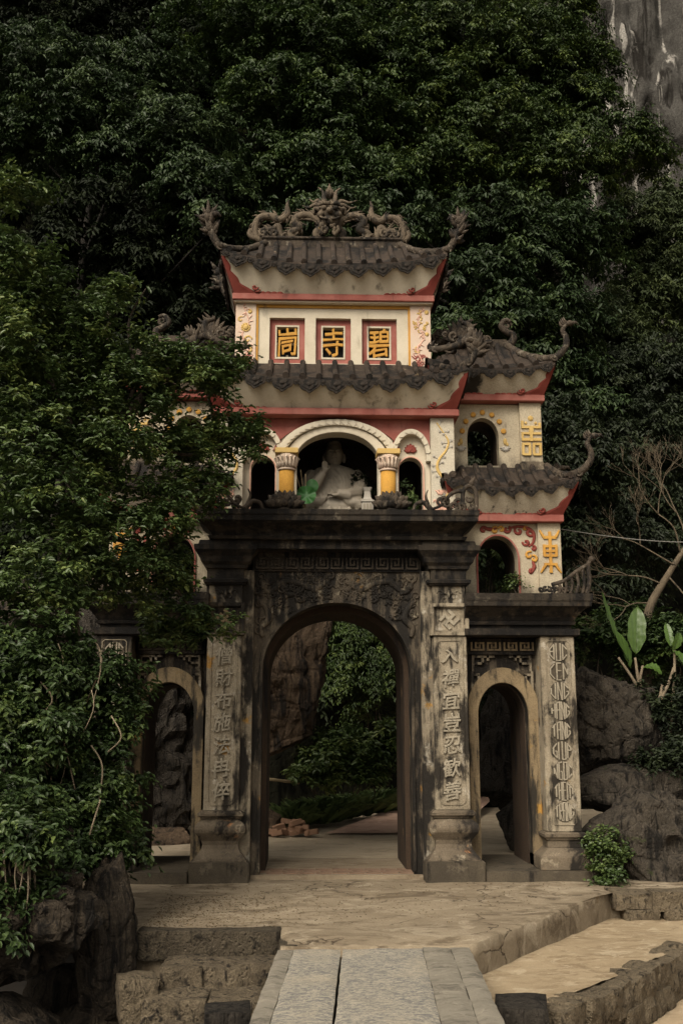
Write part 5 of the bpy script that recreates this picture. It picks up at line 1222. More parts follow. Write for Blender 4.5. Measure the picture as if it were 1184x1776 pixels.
def trunk_mb(base, lobes, r0, r1, top_=None):
    b = MB(); base = Vector(base); cs = [Vector(l[:3]) for l in lobes]; top_ = Vector(top_) if top_ else sum(cs, Vector()) / len(cs)
    R = random.Random(int(base.x * 10) + 3)
    mid = [base.lerp(top_, t) + Vector((R.uniform(-.2, .2), R.uniform(-.15, .15), 0)) for t in (.3, .6, .85)]
    pth = spline([base] + mid + [top_], 5); b.tube(pth, taper(len(pth), r0, r1), 9)
    for c in cs:
        k = min(range(len(pth)), key=lambda i: (pth[i] - c).length + max(0, pth[i].z - c.z) * .8); s0 = pth[max(2, k - 3)]
        m = s0.lerp(c, .5) + Vector((R.uniform(-.2, .2), R.uniform(-.1, .1), .15)); p2 = spline([s0, m, c], 5); b.tube(p2, taper(len(p2), r1 * .75, .015), 6)
    return b
def tree(name, label, lobes, base, mat, tm, dens, rad, L, W, r0=.14, r1=.06, group='trees on the slope behind the gate', bark='bark_dark', oval=False, cat='tree', **kw):
    t = empty(name, base, label, cat, group)
    link(bpy.data.objects.new('crown', crown('crown', mat, lobes, dens, rad, L, W, tm, oval, **kw)), t)
    trunk_mb(base, lobes, r0, r1).build('trunk', bark, t, smooth=True)
    return t
TB = [template(9, 9, .46, .55, .1, 1.15) for _ in range(16)]
TF = [template(9, 8, .25, .22, .15, 1.5) for _ in range(18)]
TI = [template(7, 6, .19, .30, .1, 1.3) for _ in range(12)]
LA = [(-7.0, 9.07, 17.19, 1.52, 1.11), (-5.35, 8.52, 15.65, 1.47, 1.0), (-6.89, 9.07, 15.21, 1.22, 0.81), (-4.47, 9.62, 17.63, 1.28, 0.72), (-3.48, 7.97, 14.77, 1.31, 0.91), (-2.71, 7.09, 13.23, 0.87, 0.87), (-2.38, 6.65, 12.13, 0.42, 0.54), (-4.69, 8.3, 14.44, 1.06, 0.53), (-7.99, 10.17, 18.73, 0.88, 0.58), (-6.12, 9.62, 14.22, 0.83, 0.42)]
LB = [(-2.21, 10.82, 19.64, 1.97, 0.9), (-0.06, 10.26, 18.85, 1.77, 1.19), (-1.19, 9.69, 16.93, 1.42, 0.99), (0.51, 9.69, 16.36, 1.56, 0.99), (-0.06, 9.13, 14.56, 1.5, 0.82), (-1.3, 9.47, 15.12, 0.97, 0.7), (1.07, 8.79, 14.22, 1.08, 0.81), (1.64, 10.37, 18.28, 1.33, 1.33), (-1.08, 11.39, 20.88, 1.88, 0.78), (1.3, 11.39, 20.77, 1.72, 0.94)]
LC = [(3.49, 10.28, 19.4, 1.64, 1.2), (5.0, 10.28, 18.42, 1.63, 1.48), (6.08, 10.82, 19.94, 1.07, 1.22), (4.46, 9.74, 16.16, 1.58, 1.14), (6.41, 10.28, 17.24, 1.03, 1.03), (7.05, 9.74, 16.05, 1.08, 0.65), (5.76, 9.2, 14.97, 1.25, 0.83), (2.73, 9.74, 17.13, 1.0, 1.3), (2.95, 9.31, 14.97, 1.11, 0.83), (6.51, 10.6, 18.53, 0.91, 0.91), (7.59, 9.52, 15.62, 0.65, 0.39)]
LD = [(1.92, 8.0, 12.8, 1.16, 0.78), (3.66, 8.0, 12.8, 1.17, 0.9), (4.71, 8.23, 12.34, 1.17, 1.04), (5.87, 8.69, 12.92, 0.94, 0.94), (3.2, 7.3, 11.18, 1.0, 0.87), (4.01, 7.07, 10.25, 0.97, 0.97), (5.17, 7.53, 10.48, 0.75, 1.0), (2.74, 6.84, 9.79, 0.72, 0.6), (4.71, 7.07, 8.98, 0.85, 0.72), (5.4, 6.84, 8.16, 0.59, 0.48), (0.3, 7.76, 12.92, 1.04, 0.58), (-0.98, 7.76, 12.69, 0.58, 0.46)]
LE = [(8.9, 13.0, 15.1, 1.28, 1.44), (9.1, 12.0, 12.9, 0.91, 1.37), (8.0, 12.0, 12.3, 1.06, 1.21), (10.4, 15.0, 17.0, 0.7, 1.04), (8.0, 11.0, 10.4, 1.15, 0.86), (9.6, 13, 14, 1.2, 1.5), (7.2, 11, 11.4, .9, 1.0)]
LF = [(4.6, 5.0, 6.5, 0.75, 0.96), (6.1, 7.0, 7.2, 1.07, 1.19), (7.3, 8.0, 8.0, 0.75, 1.13), (4.7, 5.5, 5.2, 0.76, 0.65), (6.3, 7.0, 5.7, 1.05, 0.94), (7.2, 7.5, 6.1, 0.6, 1.2), (4.9, 5.0, 4.3, 0.63, 0.52), (4.4, 6.0, 7.4, 0.57, 0.79), (7.6, 9, 9.6, 1.2, 1.0), (6.2, 8.5, 9.2, 1.1, 1.0)]
tree('fig_tree', 'dark leafy tree filling the picture behind the shrouded wing of the gate', LA, (-7.2, 11.0, 0.0), 'leaf_bg2', TB, 66, .5, .138, .055)
tree('fig_tree', 'dense tree rising directly behind the dragon ridge', LB, (-2.4, 10.6, 0.0), 'leaf_bg', TB, 66, .5, .138, .055)
tree('fig_tree', 'tall tree whose crown edge meets the bare grey cliff', LC, (6.4, 12.0, 0.0), 'leaf_bg3', TB, 70, .5, .128, .052)
tree('fig_tree', 'drooping glossy tree close behind the twin-roofed side tower', LD, (4.6, 10.5, 0.0), 'leaf_bg2', TB, 62, .5, .155, .056)
tree('far_tree', 'paler distant tree on the slope below the cliff', LE, (8.6, 14.5, 0.5), 'leaf_far', TB, 64, .5, .15, .056)
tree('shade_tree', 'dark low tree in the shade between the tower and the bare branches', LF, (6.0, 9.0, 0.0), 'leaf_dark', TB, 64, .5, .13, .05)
# deep foliage far up the slope, seen only as dark texture in the gaps
LG = [(random.uniform(-9, 7), 10.6 + .16 * z + random.uniform(-.4, .3), z, random.uniform(1.0, 1.6), random.uniform(.8, 1.3)) for z in [random.uniform(3, 24) for _ in range(100)]]
LG += [(x, 7.6, z, .8, .7) for x in (-6.2, -5.2, -4.2, -3.2, -2.4) for z in (8.2, 9.4, 10.6, 11.8, 12.8)] + [(x, 13.5, z, 1.6, 1.2) for x in (-12, -10, -8, -6, -4) for z in (19, 21, 23)]
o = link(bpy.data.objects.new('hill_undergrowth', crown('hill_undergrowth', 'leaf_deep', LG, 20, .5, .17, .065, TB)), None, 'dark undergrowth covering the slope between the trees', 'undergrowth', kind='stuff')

# ---- foreground tree and climbing fig
LT_ = [(-3.42, -3.0, 6.35, 0.45, 0.38), (-3.6, -3.2, 6.8, 0.30, 0.33), (-3.12, -2.6, 5.9, 0.62, 0.36), (-2.33, -2.0, 6.1, 0.50, 0.22), (-2.58, -2.3, 5.6, 0.72, 0.39), (-1.85, -1.6, 6.15, 0.42, 0.20), (-1.50, -1.4, 6.28, 0.30, 0.15), (-1.81, -1.7, 5.88, 0.41, 0.24), (-3.27, -3.0, 4.86, 0.6, 0.48), (-2.6, -2.7, 4.69, 0.56, 0.37), (-1.98, -1.8, 5.07, 0.42, 0.28), (-1.46, -1.3, 5.28, 0.44, 0.28), (-1.2, -1.2, 5.47, 0.26, 0.18), (-1.76, -1.6, 4.56, 0.38, 0.25), (-2.27, -2.3, 4.14, 0.57, 0.38), (-3.04, -3.0, 4.0, 0.66, 0.48), (-2.46, -2.5, 3.47, 0.56, 0.37), (-1.98, -1.7, 3.59, 0.32, 0.38), (-1.93, -1.3, 3.1, 0.35, 0.28), (-1.56, -1.0, 3.0, 0.24, 0.12), (-3.12, -3.2, 3.14, 0.52, 0.4), (-3.56, -3.2, 7.51, 0.25, 0.25), (-2.95, -2.6, 6.38, 0.33, 0.13), (-2.63, -2.3, 6.80, 0.27, 0.09), (-2.9, -2.5, 5.3, .5, .4), (-3.6, -3.2, 5.6, .5, .5)]
tf = empty('ficus_tree', (-2.9, -2.5, 0), 'small-leaved tree spreading its boughs in front of the gate wing', 'tree')
link(bpy.data.objects.new('crown', crown('crown', 'leaf_fg', LT_, 120, .26, .078, .037, TF, True, down=.7, rnd_pow=1.6, fill=.4, shell=(.6, 1.1))), tf)
b = MB()
for pts, r0, r1 in (([(-2.9, -2.4, 1.6), (-2.86, -2.5, 2.37), (-2.94, -2.6, 3.21), (-2.9, -2.7, 4.06), (-2.89, -2.7, 4.95)], .17, .08), ([(-2.89, -2.7, 4.9), (-2.53, -2.3, 5.27), (-2.03, -1.9, 6.02), (-1.52, -1.5, 6.32), (-1.1, -1.35, 6.36)], .06, .010), ([(-2.89, -2.7, 4.9), (-3.07, -2.8, 5.31), (-3.43, -3.0, 6.14), (-3.5, -3.1, 6.9)], .055, .012), ([(-2.57, -2.4, 5.14), (-2.25, -2.0, 5.12), (-1.82, -1.7, 5.03), (-1.35, -1.3, 5.3), (-1.05, -1.2, 5.5)], .035, .007), ([(-2.9, -2.6, 3.9), (-2.4, -2.2, 3.9), (-1.95, -1.7, 3.5), (-1.6, -1.1, 3.02)], .04, .008), ([(-2.9, -2.6, 4.1), (-2.3, -2.2, 4.4), (-1.7, -1.6, 4.55)], .035, .008), ([(-2.53, -2.3, 5.27), (-2.4, -2.1, 5.8), (-2.5, -2.1, 6.5), (-2.3, -2.2, 6.9)], .03, .006), ([(-2.9, -2.7, 4.6), (-3.3, -3.0, 4.9)], .04, .01), ([(-2.1, -1.95, 5.9), (-1.8, -1.7, 5.8), (-1.4, -1.5, 6.0)], .025, .006)):
    p = spline(pts, 6); b.tube(p, [r * (1 + .12 * math.sin(i * 1.7)) for i, r in enumerate(taper(len(p), r0, r1))], 7)
b.build('trunk', 'bark', tf, smooth=True)
LV = [(-3.08, -3.2, 2.51, 0.51, 0.45), (-2.63, -2.9, 2.3, 0.47, 0.35), (-2.99, -3.4, 1.79, 0.49, 0.38), (-2.47, -2.7, 1.78, 0.35, 0.35), (-2.36, -2.7, 1.27, 0.22, 0.35), (-2.76, -3.1, 1.24, 0.5, 0.34), (-2.28, -2.7, 0.74, 0.18, 0.27), (-2.6, -3.15, 0.85, 0.36, 0.24), (-2.95, -3.9, 1.12, 0.40, 0.28), (-2.62, -3.75, 0.72, 0.26, 0.18), (-2.93, -4.25, 0.86, 0.26, 0.2), (-2.72, -4.15, .55, .17, .14), (-3.3, -4.2, 1.2, .4, .3), (-3.1, -4.5, .6, .35, .22), (-2.75, -4.4, .95, .25, .2), (-2.9, -4.55, .3, .2, .14), (-2.35, -3.25, .95, .18, .2), (-2.28, -3.1, .62, .14, .14), (-2.31, -2.6, 2.13, 0.20, 0.3), (-3.4, -3.4, 2.1, .5, .6)]
iv = empty('climbing_fig', (-2.8, -3, 0), 'glossy climbing fig draped over the rock beside the narrow arch', 'climbing plant')
link(bpy.data.objects.new('foliage', crown('foliage', 'leaf_ivy', LV, 290, .19, .074, .038, TI, True, down=.8, rnd_pow=1.5, ysc=.7)), iv)
b = MB(); R = random.Random(31)
for k in range(16):
    x, y, z = R.uniform(-3.0, -2.65), R.uniform(-4.55, -4.3), R.uniform(.75, 1.1); L = R.uniform(.5, 1.0); p = spline([(x, y, z), (x + R.uniform(-.06, .06), y - .05, z - L * .4), (x + R.uniform(-.1, .1), y - .02, z - L * .75), (x + R.uniform(-.1, .12), y + .02, z - L)], 5); b.tube(p, taper(len(p), R.uniform(.006, .012), .003), 5)
for k in range(20):
    x, y, z = R.uniform(-3.2, -2.2), -3.0 - R.uniform(.15, .5), R.uniform(1.0, 2.8); p = spline([(x, y, z), (x + R.uniform(-.2, .2), y - .05, z - .2), (x + R.uniform(-.2, .2), y, z - R.uniform(.3, .6))], 5); b.tube(p, R.uniform(.004, .009), 5)
b.build('stem', 'bark_pale', iv, smooth=True)

# ================================================================ rocks
def under(zb, slope):
    def f(q):
        m = zb + slope * q.x
        if q.z < m: q = Vector((q.x * .97, q.y * .97, m + (q.z - m) * .08))
        return q
    return f
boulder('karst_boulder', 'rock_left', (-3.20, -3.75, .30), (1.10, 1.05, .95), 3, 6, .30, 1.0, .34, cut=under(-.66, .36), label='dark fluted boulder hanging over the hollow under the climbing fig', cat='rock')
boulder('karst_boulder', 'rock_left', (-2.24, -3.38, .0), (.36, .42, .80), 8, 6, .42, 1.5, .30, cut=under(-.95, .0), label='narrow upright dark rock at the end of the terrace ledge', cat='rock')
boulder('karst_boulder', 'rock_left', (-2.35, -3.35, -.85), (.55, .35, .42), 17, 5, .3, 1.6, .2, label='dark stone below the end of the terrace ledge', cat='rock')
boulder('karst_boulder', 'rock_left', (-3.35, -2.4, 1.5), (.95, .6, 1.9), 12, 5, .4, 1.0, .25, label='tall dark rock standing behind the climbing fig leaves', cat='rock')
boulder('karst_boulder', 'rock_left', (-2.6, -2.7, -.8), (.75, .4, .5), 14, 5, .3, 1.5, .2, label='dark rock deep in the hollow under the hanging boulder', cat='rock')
boulder('karst_boulder', 'rock', (4.15, 2.0, 1.95), (.80, .7, 1.05), 27, 6, .34, 1.1, .2, label='tall mossy boulder beside the outer pillar with round words', cat='rock')
boulder('karst_boulder', 'rock', (4.45, 1.25, 1.08), (1.15, .7, .42), 25, 6, .3, 1.1, .15, label='flat dark boulder wedged between two larger boulders', cat='rock')
def holes(q):
    for c, r in ((Vector((.12, -.62, .02)), .17), (Vector((.50, -.5, .36)), .2), (Vector((.28, -.6, .42)), .13)):
        d = (q - c).length
        if d < r: q = q + Vector((0, .22, 0)) * (1 - (d / r) ** 2)
    return q
boulder('karst_boulder', 'rock', (4.12, .42, .40), (1.08, .75, .90), 33, 6, .36, 1.0, .16, cut=holes, label='large hollowed boulder behind the small bush at the platform corner', cat='rock')
boulder('karst_boulder', 'rock', (5.6, 1.2, .8), (.9, .8, 1.2), 36, 5, .36, 1.2, .2, label='boulder at the picture edge beyond the hollowed boulder', cat='rock')
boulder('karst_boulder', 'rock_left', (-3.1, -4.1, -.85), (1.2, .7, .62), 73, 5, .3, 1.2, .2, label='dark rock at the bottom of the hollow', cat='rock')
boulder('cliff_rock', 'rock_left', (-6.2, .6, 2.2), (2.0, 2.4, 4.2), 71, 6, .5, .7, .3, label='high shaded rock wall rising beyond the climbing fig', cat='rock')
# rocks behind the gate, seen through the arches
def hang(q):
    m = -1.42 + .42 * max(q.x, -.4)
    if q.z < m: q = Vector((q.x, q.y, m + (q.z - m) * .1))
    return q
boulder('overhanging_rock', 'rock_brown', (-.98, 5.0, 2.9), (1.36, .8, 2.1), 41, 6, .30, .9, .12, cut=hang, label='brown overhanging rock seen through the central arch', cat='rock')
boulder('cliff_rock', 'rock_grey', (-4.4, 5.6, 1.4), (2.6, 1.0, 3.2), 44, 6, .5, .8, .25, label='grey rock face seen through the ivy-side arch', cat='rock')
boulder('cliff_rock', 'rock_brown', (-2.9, 4.5, .0), (.8, .5, .35), 47, 5, .35, 1.4, .2, label='lower rock in the opening beside the ivy', cat='rock')
boulder('cliff_rock', 'rock_grey', (3.15, 4.2, 1.5), (.85, .7, 1.35), 51, 5, .4, 1.2, .2, label='jagged grey rock seen through the arch beside the round words', cat='rock')
boulder('cliff_rock', 'rock_grey', (2.95, 3.0, .45), (.5, .4, .55), 53, 5, .3, 1.8, .2, label='small pale rock low in the arch beside the round words', cat='rock')
boulder('path_rock', 'rock_brown', (-1.15, 5.7, .2), (.45, .4, .35), 57, 5, .25, 1.8, .1, label='rounded brown rock next to the loose bricks', cat='rock')

# ================================================================ terrace edges, steps, retaining wall, bridge
st = link(bpy.data.objects.new('kerb', None), None, kind='structure')
stone_block('kerb_stone', 'kerb_stone', st, (-1.30, -3.19, -.10), (1.34, .26, .25), 1, -.035, 9, .012, 5, .05)
stone_block('kerb_stone', 'kerb_stone', st, (-.55, -3.55, -.12), (.16, .6, .24), 2, 0, 6, .012, 5, .08)
sp = empty('stone_steps', (-1.2, -3.8, -1), 'rough tan stone steps descending beside the slab bridge', 'steps')
sd2 = 3
for (x0, x1, y0, y1, zt, n) in ((-1.68, -.66, -3.80, -3.28, -.185, 3), (-1.76, -.80, -4.22, -3.72, -.345, 2), (-1.72, -.80, -4.62, -4.14, -.52, 3), (-1.7, -.8, -5.0, -4.55, -.7, 2)):
    ws_ = [random.uniform(.7, 1.3) for _ in range(n)]; tot = sum(ws_); x = x0
    for w_ in ws_:
        L = (x1 - x0) * w_ / tot; sd2 += 1
        stone_block('step_stone', 'step_stone', sp, (x + L / 2, (y0 + y1) / 2 + random.uniform(-.03, .03), zt - .21 + random.uniform(-.012, .012)), (L * 1.06, y1 - y0, .43), sd2, random.uniform(-.06, .06), 8, .035, 3.5, .14); x += L
stone_block('loose_stone', 'wall_stone', None, (-1.86, -3.92, -.42), (.34, .4, .42), 23, .3, 7, .04, 3, .2, label='squarish stone wedged left of the rough steps', cat='stone')
stone_block('loose_stone', 'rock_grey', None, (-1.0, -5.0, -.42), (.36, .34, .40), 24, .1, 7, .02, 3, .08, label='dark cut block lying against the bridge above the steps', cat='stone')
stone_block('loose_stone', 'rock_grey', None, (1.28, -5.02, -.40), (.40, .42, .42), 25, -.15, 7, .02, 3, .08, label='dark cut block between the bridge and the rubble wall', cat='stone')
rw = empty('retaining_wall', (2.5, -3.5, -.7), 'low rubble retaining wall along the sandy lower terrace', 'wall')
cum = [0]
for i in range(len(LT) - 1): cum.append(cum[-1] + math.hypot(LT[i + 1][0] - LT[i][0], LT[i + 1][1] - LT[i][1]))
def ltp(d):
    for i in range(len(LT) - 1):
        if d <= cum[i + 1]: k = (d - cum[i]) / (cum[i + 1] - cum[i]); return lerp(LT[i][0], LT[i + 1][0], k), lerp(LT[i][1], LT[i + 1][1], k), math.atan2(LT[i + 1][1] - LT[i][1], LT[i + 1][0] - LT[i][0])
    return LT[-1][0], LT[-1][1], 0
for c in range(2):
    d = .42 + c * .1; k = 0
    while d < 6.4:
        L = random.uniform(.18, .36); x, y, a = ltp(d + L / 2); k += 1
        h = .235; stone_block('wall_stone', 'wall_stone', rw, (x + .03 * math.sin(a), y + .03 * -math.cos(a) + .06, -.605 + c * .205), (L * 1.08, .30 + random.uniform(-.03, .05), h + random.uniform(-.01, .03)), 100 + c * 40 + k, a + random.uniform(-.06, .06), 5, .035, 4.5, .22, tilt=(0, random.uniform(-.12, .12)))
        d += L
b = MB()
for i in range(len(LT) - 2): pass
low = empty('low_wall', (3.8, -1, -.3), 'cracked stone footing below the hollowed boulder', 'wall')
for k, (x, L) in enumerate(((3.38, .44), (3.86, .52), (4.42, .6), (5.0, .6), (5.6, .6))):
    stone_block('wall_stone', 'wall_stone', low, (x, -.93 - k * .02, -.08), (L, .36, .19 + .02 * (k % 2)), 200 + k, random.uniform(-.05, .05), 6, .025, 4, .12)
    stone_block('wall_stone', 'wall_stone', low, (x + .1, -.98 - k * .02, -.245), (L * .9, .30, .14), 220 + k, random.uniform(-.05, .05), 6, .03, 4, .16)
br = empty('stone_bridge', (.1, -7, 0), 'worn stone slab bridge leading to the terrace', 'bridge')
def slab(x0, x1, y0, y1, seed, zt=0.0):
    nx, ny = max(2, int((x1 - x0) / .05)), int((y1 - y0) / .07); v, f = [], []
    sk = lambda x, y: x + (y + 4.0) * .058
    for j in range(ny + 1):
        for i in range(nx + 1):
            x, y = lerp(x0, x1, i / nx), lerp(y0, y1, j / ny); e = (i in (0, nx)) or (j in (0, ny))
            jx = .008 * nz(x, y, seed, 5) if e else 0
            v.append((sk(x, y) + jx, y + jx, zt + .010 * nz(x, y, seed, 2.5) + .004 * nz(x, y, seed + 3, 9) - (.012 if e else 0)))
    for j in range(ny):
        for i in range(nx): a = j * (nx + 1) + i; f.append((a, a + 1, a + nx + 2, a + nx + 1))
    m = MB(); m.add(v, f)
    rim = [j * (nx + 1) for j in range(ny + 1)][::-1] + list(range(nx + 1))[1:] + [j * (nx + 1) + nx for j in range(1, ny + 1)] + [ny * (nx + 1) + i for i in range(nx - 1, 0, -1)]
    rim = list(range(nx + 1)) + [j * (nx + 1) + nx for j in range(1, ny + 1)] + [ny * (nx + 1) + i for i in range(nx - 1, -1, -1)] + [j * (nx + 1) for j in range(ny - 1, 0, -1)]
    top_ = [v[i] for i in rim]; n = len(top_)
    m.add(top_ + [(p[0], p[1], p[2] - .24) for p in top_], [(i, (i + 1) % n, (i + 1) % n + n, i + n) for i in range(n)] + [tuple(range(2 * n - 1, n - 1, -1))])
    o = m.build('slab', 'bridge' if x1 - x0 > .3 else 'bridge_edge', br); o.data.polygons.foreach_set('use_smooth', [True] * len(o.data.polygons)); return o
for x0, x1, sd_, yb in ((-.64, -.503, 1, -3.98), (-.497, -.092, 2, -3.99), (-.072, .62, 3, -4.0), (.624, .868, 4, -3.96), (.874, 1.04, 5, -3.93)): slab(x0, x1, -10.5, yb, sd_, .006 if sd_ in (2, 3, 4) else .0)
stone_block('bridge_pier', 'rock', br, (.15, -6.5, -.85), (1.3, 3.2, 1.1), 77, 0, 6, .05, 2, .1)

# ================================================================ plants, offerings and small things
def bush(name, label, lobes, mat, dens, L, W, tm, cat='shrub', group=None, stems=6, oval=True, **kw):
    t = empty(name, lobes[0][:3], label, cat, group)
    link(bpy.data.objects.new('foliage', crown('foliage', mat, lobes, dens, .2, L, W, tm, oval, **kw)), t)
    b = MB(); c = lobes[0]; R = random.Random(int(abs(c[0]) * 100))
    for k in range(stems):
        l = lobes[k % len(lobes)]; x0, y0, z0 = l[0] + R.uniform(-.1, .1), l[1] + R.uniform(-.1, .1), min(q[2] - q[4] for q in lobes) - .1
        p = spline([(x0, y0, z0), (x0 + R.uniform(-.1, .1), y0, (z0 + l[2]) / 2), (l[0] + R.uniform(-.6, .6) * l[3], l[1], l[2] + R.uniform(-.2, .8) * l[4])], 4); b.tube(p, taper(len(p), .014, .004), 5)
    b.build('stem', 'bark', t, smooth=True); return t
TS = [template(6, 6, .16, .2, .3, 1.4) for _ in range(8)]
bush('shrub', 'bright small bush growing at the platform corner by the boulder', [(3.26, -.28, .38, .11, .13), (3.36, -.25, .28, .12, .11), (3.22, -.36, .14, .10, .09), (3.40, -.2, .46, .05, .10), (3.50, -.2, .30, .06, .05), (3.18, -.3, .50, .04, .06), (3.36, -.4, .06, .12, .05)], 'leaf_shrub', 340, .052, .034, TS)
bush('tree_foliage', 'leafy thicket seen at the far side of the central arch', [(0.96, 9.0, 3.61, 0.75, 0.75), (1.17, 8.5, 2.61, 0.72, 0.72), (0.59, 9.0, 2.87, 0.49, 0.86), (1.12, 9.5, 4.03, 0.77, 0.51), (1.6, 8.5, 3.21, 0.55, 0.97), (2.0, 9, 4.2, .9, .9), (.6, 9.4, 4.3, .7, .6)], 'leaf_bg3', 120, .10, .042, TB, 'thicket')
bush('shrub', 'glossy shrub behind the grass beyond the central arch', [(0.48, 4.9, 1.26, 0.65, 0.39), (-0.17, 4.8, 1.14, 0.47, 0.28), (0.9, 5.18, 1.44, 0.5, 0.47), (0.2, 5.08, 1.58, 0.34, 0.28)], 'leaf_fg', 150, .12, .055, TF)
bush('shrub', 'tangled undergrowth around the banana plant', [(4.16, 2.7, 3.2, 0.5, 0.32), (4.81, 2.7, 2.96, 0.6, 0.42), (5.13, 2.3, 3.05, 0.44, 0.45), (4.78, 3.0, 3.5, 0.46, 0.28)], 'leaf_bg', 190, .085, .045, TF)
bush('shrub', 'creepers hanging on the boulder at the picture edge', [(4.92, 1.7, 2.1, 0.4, 0.38), (4.9, 1.05, 1.5, 0.3, 0.2), (4.6, 1.0, 1.42, .3, .12)], 'leaf_dark', 200, .08, .04, TF)
bush('shrub', 'green growth seen through the lower tower arch', [(2.75, 4.3, 4.9, .7, .8), (2.2, 4.6, 5.2, .5, .6)], 'leaf_bg', 130, .12, .05, TB)
bush('shrub', 'dark twigs and leaves seen through the upper tower arch', [(2.5, 4.6, 7.2, .6, .8), (3.0, 4.4, 6.8, .4, .5)], 'leaf_dark', 120, .12, .05, TB)
bush('weed', 'small weed sprouting from the ledge inside the tower arch', [(2.42, .42, 3.76, .08, .10)], 'leaf_shrub', 420, .05, .03, TS, 'weed', stems=3)
bush('leafy_plant', 'leafy potted plant in the niche beside the blossom pilaster', [(.90, .33, 4.86, .06, .16)], 'leaf_grass', 900, .05, .028, TS, 'plant', stems=3)
bush('leafy_plant', 'dark artificial greenery behind the statue shoulder', [(.40, 1.0, 5.25, .10, .14)], 'leaf_dark', 600, .05, .03, TS, 'plant', stems=3)
bush('weed', 'tiny bright weed at the foot of the rubble wall', [(2.62, -3.62, -.62, .05, .04)], 'leaf_shrub', 700, .035, .022, TS, 'weed', stems=2)
# grass tussocks beside the path behind the gate
nt_, nb = 46, 130; n = nt_ * nb; t = np.repeat(np.sort(rng.random(nt_)), nb); ang = rng.uniform(0, 2 * PI, n)
ctr = np.repeat(rng.normal(0, .14, (nt_, 2)), nb, 0)
P = np.stack([-.75 + t * 2.4 + ctr[:, 0] + rng.normal(0, .04, n), 6.3 + t * 3.6 + ctr[:, 1] + rng.normal(0, .04, n), .06 + t * .1], 1)
lean = rng.uniform(.15, .8, n)
D = np.stack([np.cos(ang) * lean, np.sin(ang) * lean, np.full(n, 1.0)], 1); U = np.stack([-np.cos(ang), -np.sin(ang), np.full(n, .6)], 1)
me = leaf_mesh('grass', 'leaf_grass', P, D, U, rng.uniform(.32, .56, n), np.full(n, .019), rng.random(n), True, .1, .5)
link(bpy.data.objects.new('grass', me), None, 'long drooping grass beside the path behind the gate', 'grass', kind='stuff')
# fallen leaves and grit on the terrace
n = 2600; x = np.concatenate([-1.95 + np.abs(rng.normal(0, .8, n // 2)), rng.uniform(-2, 3, n - n // 2)]); y = np.concatenate([rng.uniform(-3.1, -1.2, n // 2), rng.uniform(-3.6, -.3, n - n // 2)]); keep = (y > -3.1 + np.maximum(0, x - 1.2) * 1.5); x, y = x[keep], y[keep]; n = len(x); ang = rng.uniform(0, 6.28, n)
me = leaf_mesh('fallen_leaves', 'leaf_dry', np.stack([x, y, np.full(n, .03)], 1), np.stack([np.cos(ang), np.sin(ang), rng.normal(0, .1, n)], 1), np.tile([0, 0, 1.0], (n, 1)), rng.uniform(.008, .034, n), rng.uniform(.006, .018, n), rng.random(n) ** 2)
link(bpy.data.objects.new('fallen_leaves', me), None, 'dry leaf litter scattered over the terrace', 'leaves', kind='stuff')

# banana plant
bp = empty('banana_plant', (4.6, 1.8, 2.0), 'young banana plant with one broad upright leaf above the boulder', 'plant')
def blade(base, tip, width, normal, bend, droop, name='leaf', n=14, notch=0.0):
    B, T, Nn = Vector(base), Vector(tip), Vector(normal).normalized(); d = T - B; S = d.cross(Nn).normalized(); m = MB(); rows = []
    for i in range(n + 1):
        t = i / n; w_ = width * (min(1, t / .30) ** .7) * (1 if t < .60 else max(.10, 1 - ((t - .60) / .42) ** 2.2)) * (1 + .05 * math.sin(t * 23)); c = B + d * t + Nn * bend * math.sin(t * PI) - Vector((0, 0, droop * t * t))
        rows.append([c + S * (w_ * q) + Nn * (.22 * w_ * abs(q) + .010 * math.sin(t * 31 + q * 3)) for q in (-1, -.55, -.08, 0, .08, .55, 1)])
    v = [p for r in rows for p in r]; k = 7; f = [(i * k + j, i * k + j + 1, (i + 1) * k + j + 1, (i + 1) * k + j) for i in range(n) for j in range(k - 1)]
    m.add(v, f); o = link(bpy.data.objects.new(name, m.mesh(name, 'banana', 0, True, False)), bp)
    md = MB(); md.tube([r[3] - Nn * .006 for r in rows], taper(n + 1, .011, .003), 5); md.build('midrib', 'leaf_shrub', o, smooth=True); return o
blade((4.48, 1.8, 2.95), (4.56, 1.85, 3.66), .13, (-.25, -1, .15), .03, 0)
blade((4.36, 1.75, 2.85), (4.05, 1.9, 3.88), .085, (.75, -.65, .2), -.05, .0)
blade((4.42, 1.9, 2.75), (4.22, 2.0, 3.36), .085, (.5, -1, .3), .05, .02)
blade((4.55, 1.75, 2.75), (4.78, 1.6, 2.72), .09, (.2, -.7, .8), .05, .08)
blade((5.0, 1.7, 3.0), (5.2, 1.5, 2.65), .10, (.3, -.6, .8), .06, .15); blade((4.98, 1.7, 3.05), (4.96, 1.8, 3.42), .06, (-.1, -1, .2), .02, 0); blade((5.0, 1.7, 3.0), (5.12, 1.7, 3.28), .07, (.4, -1, .2), .03, .02)
b = MB()
